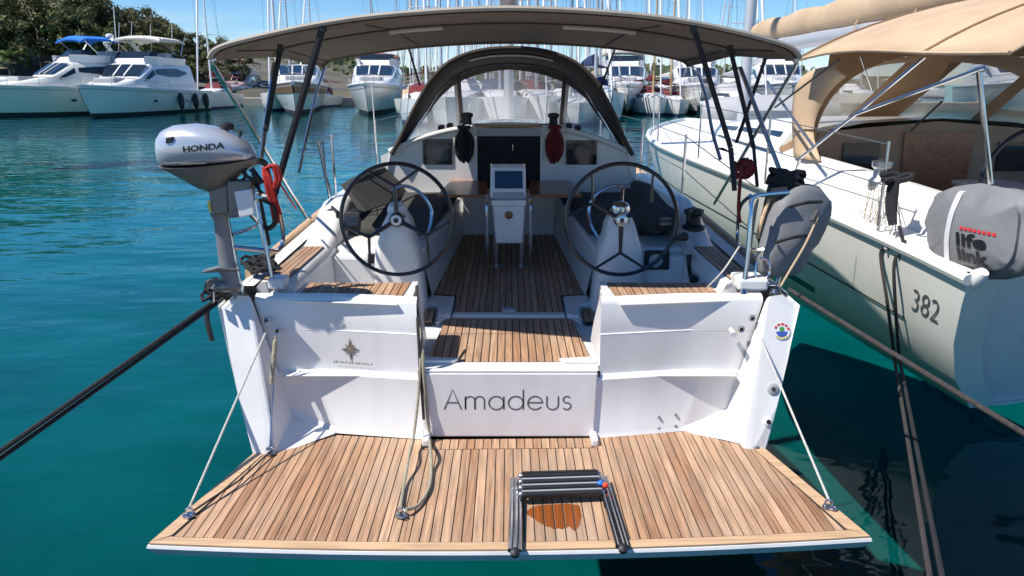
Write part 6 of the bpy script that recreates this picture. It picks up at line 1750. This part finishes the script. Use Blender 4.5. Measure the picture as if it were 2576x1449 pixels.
covs = [('cover_navy', 'navy'), ('cover_blue', 'bright blue'), ('cover_cream', 'cream'), ('cover_grey', 'grey'), ('canvas_tan', 'tan'), ('dark_red_rope', 'dark red'), ('sail_white', 'white')]
random.seed(17)
ORD = ['first', 'second', 'third', 'fourth', 'fifth', 'sixth', 'seventh', 'eighth', 'ninth', 'tenth', 'eleventh', 'twelfth', 'thirteenth', 'fourteenth', 'fifteenth', 'sixteenth']
rowsS = [('front', 45, [1075, 1165, 1255, 1345, 1430, 1500]), ('nearest', 56, [1045, 1110, 1175, 1240, 1310, 1375, 1445, 1510, 1648, 1690, 1830]),
         ('second', 78, [735, 815, 1060, 1190, 1330, 1475, 1620, 1712, 1800, 1880, 2120]),
         ('third', 100, [945, 1095, 1225, 1350, 1530, 1665, 1845, 1960, 2240]),
         ('farthest', 124, [1010, 1245, 1500, 1735, 2010, 2330])]
used = False
for (rn, dist, us) in rowsS:
    for i, u in enumerate(us):
        o = PROTO if not used else copy_tree(PROTO); used = True
        x = (u - CX) / F * dist * 0.985; y = dist + random.uniform(-3, 3)
        o.location = (x, y, 0)
        o.rotation_euler = (0, 0, (math.pi if random.random() < 0.85 or rn in ('front', 'nearest') else 0) + random.uniform(-0.12, 0.12))
        k = random.uniform(0.85, 1.15); o.scale = (k, k, k * random.uniform(0.9, 1.15))
        mt, cn_ = random.choice(covs)
        for ch in o.children:
            nm = ch.name.split('.')[0]
            if nm in ('sail_cover', 'sprayhood', 'bimini'):
                ch.material_slots[0].link = 'OBJECT'; ch.material_slots[0].material = MATS[mt]
            if nm == 'mast' and u in (1648, 1690):
                ch.material_slots[0].link = 'OBJECT'; ch.material_slots[0].material = MATS['mast_wood']
            if nm == 'hull' and random.random() < 0.12:
                ch.material_slots[0].link = 'OBJECT'; ch.material_slots[0].material = MATS['boat_navy']
        tag(o, 'sailboat with %s covers, %s from left in the marina\'s %s row' % (cn_, ORD[i], rn), 'sailboat', 'sailboats moored in the marina rows')
# the tall pale masts left of the bimini
for (u, v0, dist, h_, lab) in ((664, 78, 62, 16, 'thick white mast'), (486, 150, 66, 17, 'thin raked white mast')):
    o = copy_tree(PROTO); x = (u - CX) / F * dist * 0.985
    o.location = (x, dist + 6, 0); o.rotation_euler = (0, 0, math.pi + 0.1); o.scale = (1.0, 1.0, 1.05)
    tag(o, 'sailboat with a %s standing behind the motor yachts on the left' % lab, 'sailboat', 'sailboats moored in the marina rows')
    for ch in o.children:
        if ch.name.startswith('mast'):
            ch.material_slots[0].link = 'OBJECT'; ch.material_slots[0].material = MATS['mast_white']; ch.scale = (1.6, 1.6, 1) if 'thick' in lab else (1, 1, 1)

# ================================================================== quays, shore, trees
def slab(name, pts, z, th, label):
    m = MB(); m.prism([(p[0], p[1], z) for p in pts], (0, 0, -th)); return tag(m.build(name, 'concrete', None, bevel=0.05), label, 'pontoon')
a = wp(530, 268); slab('pontoon', [(a.x - 1, a.y + 3), (a.x + 60, a.y + 6), (a.x + 60, a.y + 9), (a.x - 1, a.y + 6)], 0.75, 1.2, 'concrete pontoon behind the motor yachts on the left')
slab('pontoon', [(4, 66), (70, 66), (70, 69), (4, 69)], 0.6, 1.1, 'long concrete pontoon behind the nearest sailboat row')
# shore: one terrain sheet rising on the left into a wooded hill, low elsewhere
def shore_z(x, y):
    d = y - (84 + 1.4 * max(0, x + 27))
    base = 1.2 * max(0, min(1, d / 3))
    hill = 7.0 * math.exp(-((x + 70) / 26) ** 2) * max(0, min(1, d / 25))
    far = 5.0 * max(0, min(1, (y - 190) / 160)) * (1 if d > 0 else 0) * (0.7 + 0.5 * math.sin(x * 0.011 + 1.0) + 0.25 * math.sin(x * 0.037))
    return base + hill + max(0, far) - 4.5 * (d < 0)
def mat_ground():
    mat('shore_soil', (0.13, 0.115, 0.08), 0.95, var=0.4, vscale=0.15, bump=0.5, bscale=1.0)
mat_ground()
m = MB(); g = []
for i in range(34):
    y = 80 + i * 3 if i < 14 else 122 + (i - 14) * 22
    g.append([Vector((x, y, shore_z(x, y))) for x in [-420 + k * 14 for k in range(70)]])
m.loft(g)
gr = m.build('shore', 'shore_soil', None, smooth=True, kind='structure')
for (nm, c1, c2) in (('leaf_pine', (0.11, 0.135, 0.036), (0.15, 0.155, 0.048)), ('leaf_dark', (0.075, 0.10, 0.032), (0.11, 0.13, 0.042)), ('leaf_olive', (0.12, 0.115, 0.040), (0.15, 0.14, 0.05))):
    mat(nm, c1, 0.65, var=0.45, vscale=0.9, rnd=c2, trans=0.25)
mat('bark', (0.10, 0.075, 0.055), 0.9, var=0.4, vscale=4, bump=0.6, bscale=14)
def crown_mesh(seed, rx, rz, zc, ncl, nq, size):
    random.seed(seed); mb = MB()
    for c in range(ncl):
        a = random.uniform(0, 2 * math.pi); el = random.uniform(-0.9, 1.0); rr = random.uniform(0.45, 1.0) ** 0.5
        e = math.sqrt(max(0.05, 1 - el * el))
        cc = Vector((rx * rr * e * math.cos(a), rx * rr * e * math.sin(a), zc + rz * rr * el)); cr_ = random.uniform(0.14, 0.26) * rx
        for q in range(nq):
            d = Vector((random.gauss(0, 1), random.gauss(0, 1), random.gauss(0, 0.7))).normalized() * cr_ * random.uniform(0.5, 1.05)
            p = cc + d; n = (d.normalized() + Vector((random.uniform(-.7, .7), random.uniform(-.7, .7), random.uniform(-.2, .9)))).normalized()
            t = n.orthogonal().normalized(); b = n.cross(t); s = size * random.uniform(0.6, 1.3)
            an = random.uniform(0, 6.28); t2 = t * math.cos(an) + b * math.sin(an); b2 = n.cross(t2)
            mb.add([p - t2 * s, p + b2 * s * 0.45, p + t2 * s, p - b2 * s * 0.45], [(0, 1, 2, 3)])
    return mb
def tree_proto(seed, mt, rx, rz, hgt, ncl=56, nq=90, size=0.20):
    T_ = thing('pine_tree', 'x', 'tree', (0, 0, 0), 0, None, local=True)
    crown_mesh(seed, rx, rz, hgt - rz, ncl, nq, size).build('crown', mt, T_, fix=False)
    random.seed(seed); mb = MB()
    top = Vector((random.uniform(-.4, .4), random.uniform(-.4, .4), hgt - rz * 0.5))
    mb.tube(spline([(0, 0, -0.5), (random.uniform(-.2, .2), 0, hgt * 0.3), top], 5), [0.24 - 0.018 * i for i in range(11)], 8)
    for k in range(6):
        a = random.uniform(0, 6.28); z = hgt * random.uniform(0.35, 0.75)
        b0 = Vector((0, 0, z)); mb.tube([b0, b0 + Vector((math.cos(a) * rx * 0.35, math.sin(a) * rx * 0.35, rz * 0.25)), b0 + Vector((math.cos(a) * rx * 0.7, math.sin(a) * rx * 0.7, rz * 0.6))], [0.09, 0.06, 0.02], 5)
    mb.build('trunk', 'bark', T_, smooth=True)
    return T_
tp = [tree_proto(1, 'leaf_pine', 3.4, 3.4, 9.0), tree_proto(2, 'leaf_dark', 2.8, 4.0, 10.0), tree_proto(3, 'leaf_olive', 3.6, 2.6, 7.2), tree_proto(4, 'leaf_pine', 3.0, 2.9, 8.0)]
kinds = ['rounded pine', 'tall dark pine', 'low olive coloured pine', 'bushy pine']
tused = [False] * 4
random.seed(44)
trees = []
sil = [(-60, -70), (0, -60), (60, -55), (120, -48), (180, -40), (230, -22), (262, 2), (292, 26), (330, 58), (372, 44), (402, 40), (432, 66), (470, 70), (505, 84), (540, 96), (580, 104), (630, 112)]
for (u, v) in sil: trees.append((u, v, random.uniform(96, 106), 0))
for u in range(-70, 600, 52): trees.append((u + random.uniform(-14, 14), None, random.uniform(89, 93), 1))
for u in range(-50, 330, 62): trees.append((u + random.uniform(-14, 14), 20 + random.uniform(-10, 50), random.uniform(112, 120), 2))
ORD2 = ORD + ['seventeenth', 'eighteenth']
cnt = [0, 0, 0]
for (u, v, dist, row) in trees:
    x = (u - CX) / F * dist; k = random.randrange(4)
    z0 = shore_z(x, dist)
    sv = lambda uu: sil[0][1] if uu < sil[0][0] else next((lerp(a[1], b[1], (uu - a[0]) / (b[0] - a[0])) for a, b in zip(sil, sil[1:]) if a[0] <= uu <= b[0]), 112)
    if v is None: v = sv(u) + random.uniform(34, 66)
    if row == 2: v = max(sv(u) - 4 + random.uniform(0, 16), -90)
    top = H + (HZ - v) / F * dist
    hgt = [9.0, 10.0, 7.2, 8.0][k]; sc = max(0.35, (top - z0) / hgt)
    o = tp[k] if not tused[k] else copy_tree(tp[k]); tused[k] = True
    o.location = (x, dist, z0); wv = min(1.7, max(0.62, sc)) * random.uniform(0.95, 1.2)
    o.scale = (wv, wv, sc); o.rotation_euler = (0, 0, random.uniform(0, 6.28))
    tag(o, '%s, %s from left in the shore\'s %s tree line' % (kinds[k], ORD2[cnt[row]], ('middle', 'front', 'back')[row]), 'tree', 'pines on the left shore'); cnt[row] += 1
for k in range(4):
    if not tused[k]:
        for ch in list(tp[k].children): bpy.data.objects.remove(ch)
        bpy.data.objects.remove(tp[k])
# palm by the water at far left
px = (72 - CX) / F * 86; PT = thing('palm_tree', 'small palm with pale green fronds at the foot of the wooded shore', 'tree', (px, 86, shore_z(px, 86)), 0, None, local=True)
m = MB(); m.tube([(0, 0, -0.3), (0.1, 0, 1.8), (0.05, 0, 3.6)], [0.28, 0.22, 0.2], 8); m.build('trunk', 'bark', PT, smooth=True)
m = MB(); random.seed(6)
for k in range(26):
    a = k * 2.4; e = random.uniform(-0.2, 1.2); d = Vector((math.cos(a) * math.cos(e), math.sin(a) * math.cos(e), math.sin(e)))
    pts = [Vector((0.05, 0, 3.6)) + d * (t * 2.0) - Vector((0, 0, 0.8 * t * t)) for t in (0, 0.35, 0.7, 1.0)]
    for j in range(3):
        p, q = pts[j], pts[j + 1]; sd = (q - p).cross(Vector((0, 0, 1))).normalized()
        for w_ in (-1, 1):
            for t in (0.1, 0.4, 0.7):
                c = p.lerp(q, t); m.add([c, c + (q - p) * 0.35, c + sd * w_ * 0.42 + (q - p) * 0.5 - Vector((0, 0, 0.16))], [(0, 1, 2)])
mat('leaf_palm', (0.10, 0.15, 0.045), 0.5, var=0.3, vscale=2, trans=0.2)
m.build('fronds', 'leaf_palm', PT, fix=False)
# far shore woodland beyond the marina and a few houses on the right
m = MB(); random.seed(9)
for k in range(5200):
    x = random.uniform(-140, 330); y = random.uniform(205, 330); z = shore_z(x, y)
    hh = random.uniform(1.5, 4.0)
    p = Vector((x, y, z + hh * random.random())); s = random.uniform(0.7, 1.6)
    n = Vector((random.uniform(-1, 1), random.uniform(-1, 0.2), random.uniform(0, 1))).normalized(); t = n.orthogonal().normalized(); b = n.cross(t)
    m.add([p - t * s, p + b * s, p + t * s, p - b * s], [(0, 1, 2, 3)])
fw = m.build('far_wood', 'leaf_dark', None, fix=False, kind='stuff'); tag(fw, 'low dark woodland on the far shore beyond the masts', 'woodland')
def house(x, y, w_, d_, h_, rz, lab):
    z0 = shore_z(x, y) - 0.5
    Hs = thing('house', lab, 'house', (x, y, z0), rz, 'houses on the far right shore', local=True)
    m = MB(); m.bx(-w_ / 2, w_ / 2, -d_ / 2, d_ / 2, 0, h_); m.build('wall', 'plaster', Hs)
    m = MB(); m.prism([(-w_ / 2 - .4, -d_ / 2 - .4, h_), (-w_ / 2 - .4, d_ / 2 + .4, h_), (-w_ / 2 - .4, 0, h_ + 2.2)], (w_ + .8, 0, 0)); m.build('roof', 'roof_tile', Hs)
    for i in range(3):
        for j in range(max(1, int(h_ // 3))):
            xx = -w_ / 2 + w_ * (i + 0.5) / 3; m = MB(); m.bx(xx - .5, xx + .5, -d_ / 2 - .05, -d_ / 2 + .05, 0.9 + j * 3, 2.2 + j * 3); m.build('window', 'yacht_glass', Hs)
for (u, y, w_, h_, lab) in ((2470, 200, 12, 6, 'pale house with red tiled roof, leftmost of the far shore houses'), (2545, 215, 14, 7, 'pale two storey house with red roof, middle of the far shore houses'), (2615, 205, 12, 6, 'pale house with red tiled roof at the right edge of the far shore')):
    house((u - CX) / F * y, y, w_, 9, h_, random.uniform(-.3, .3), lab)
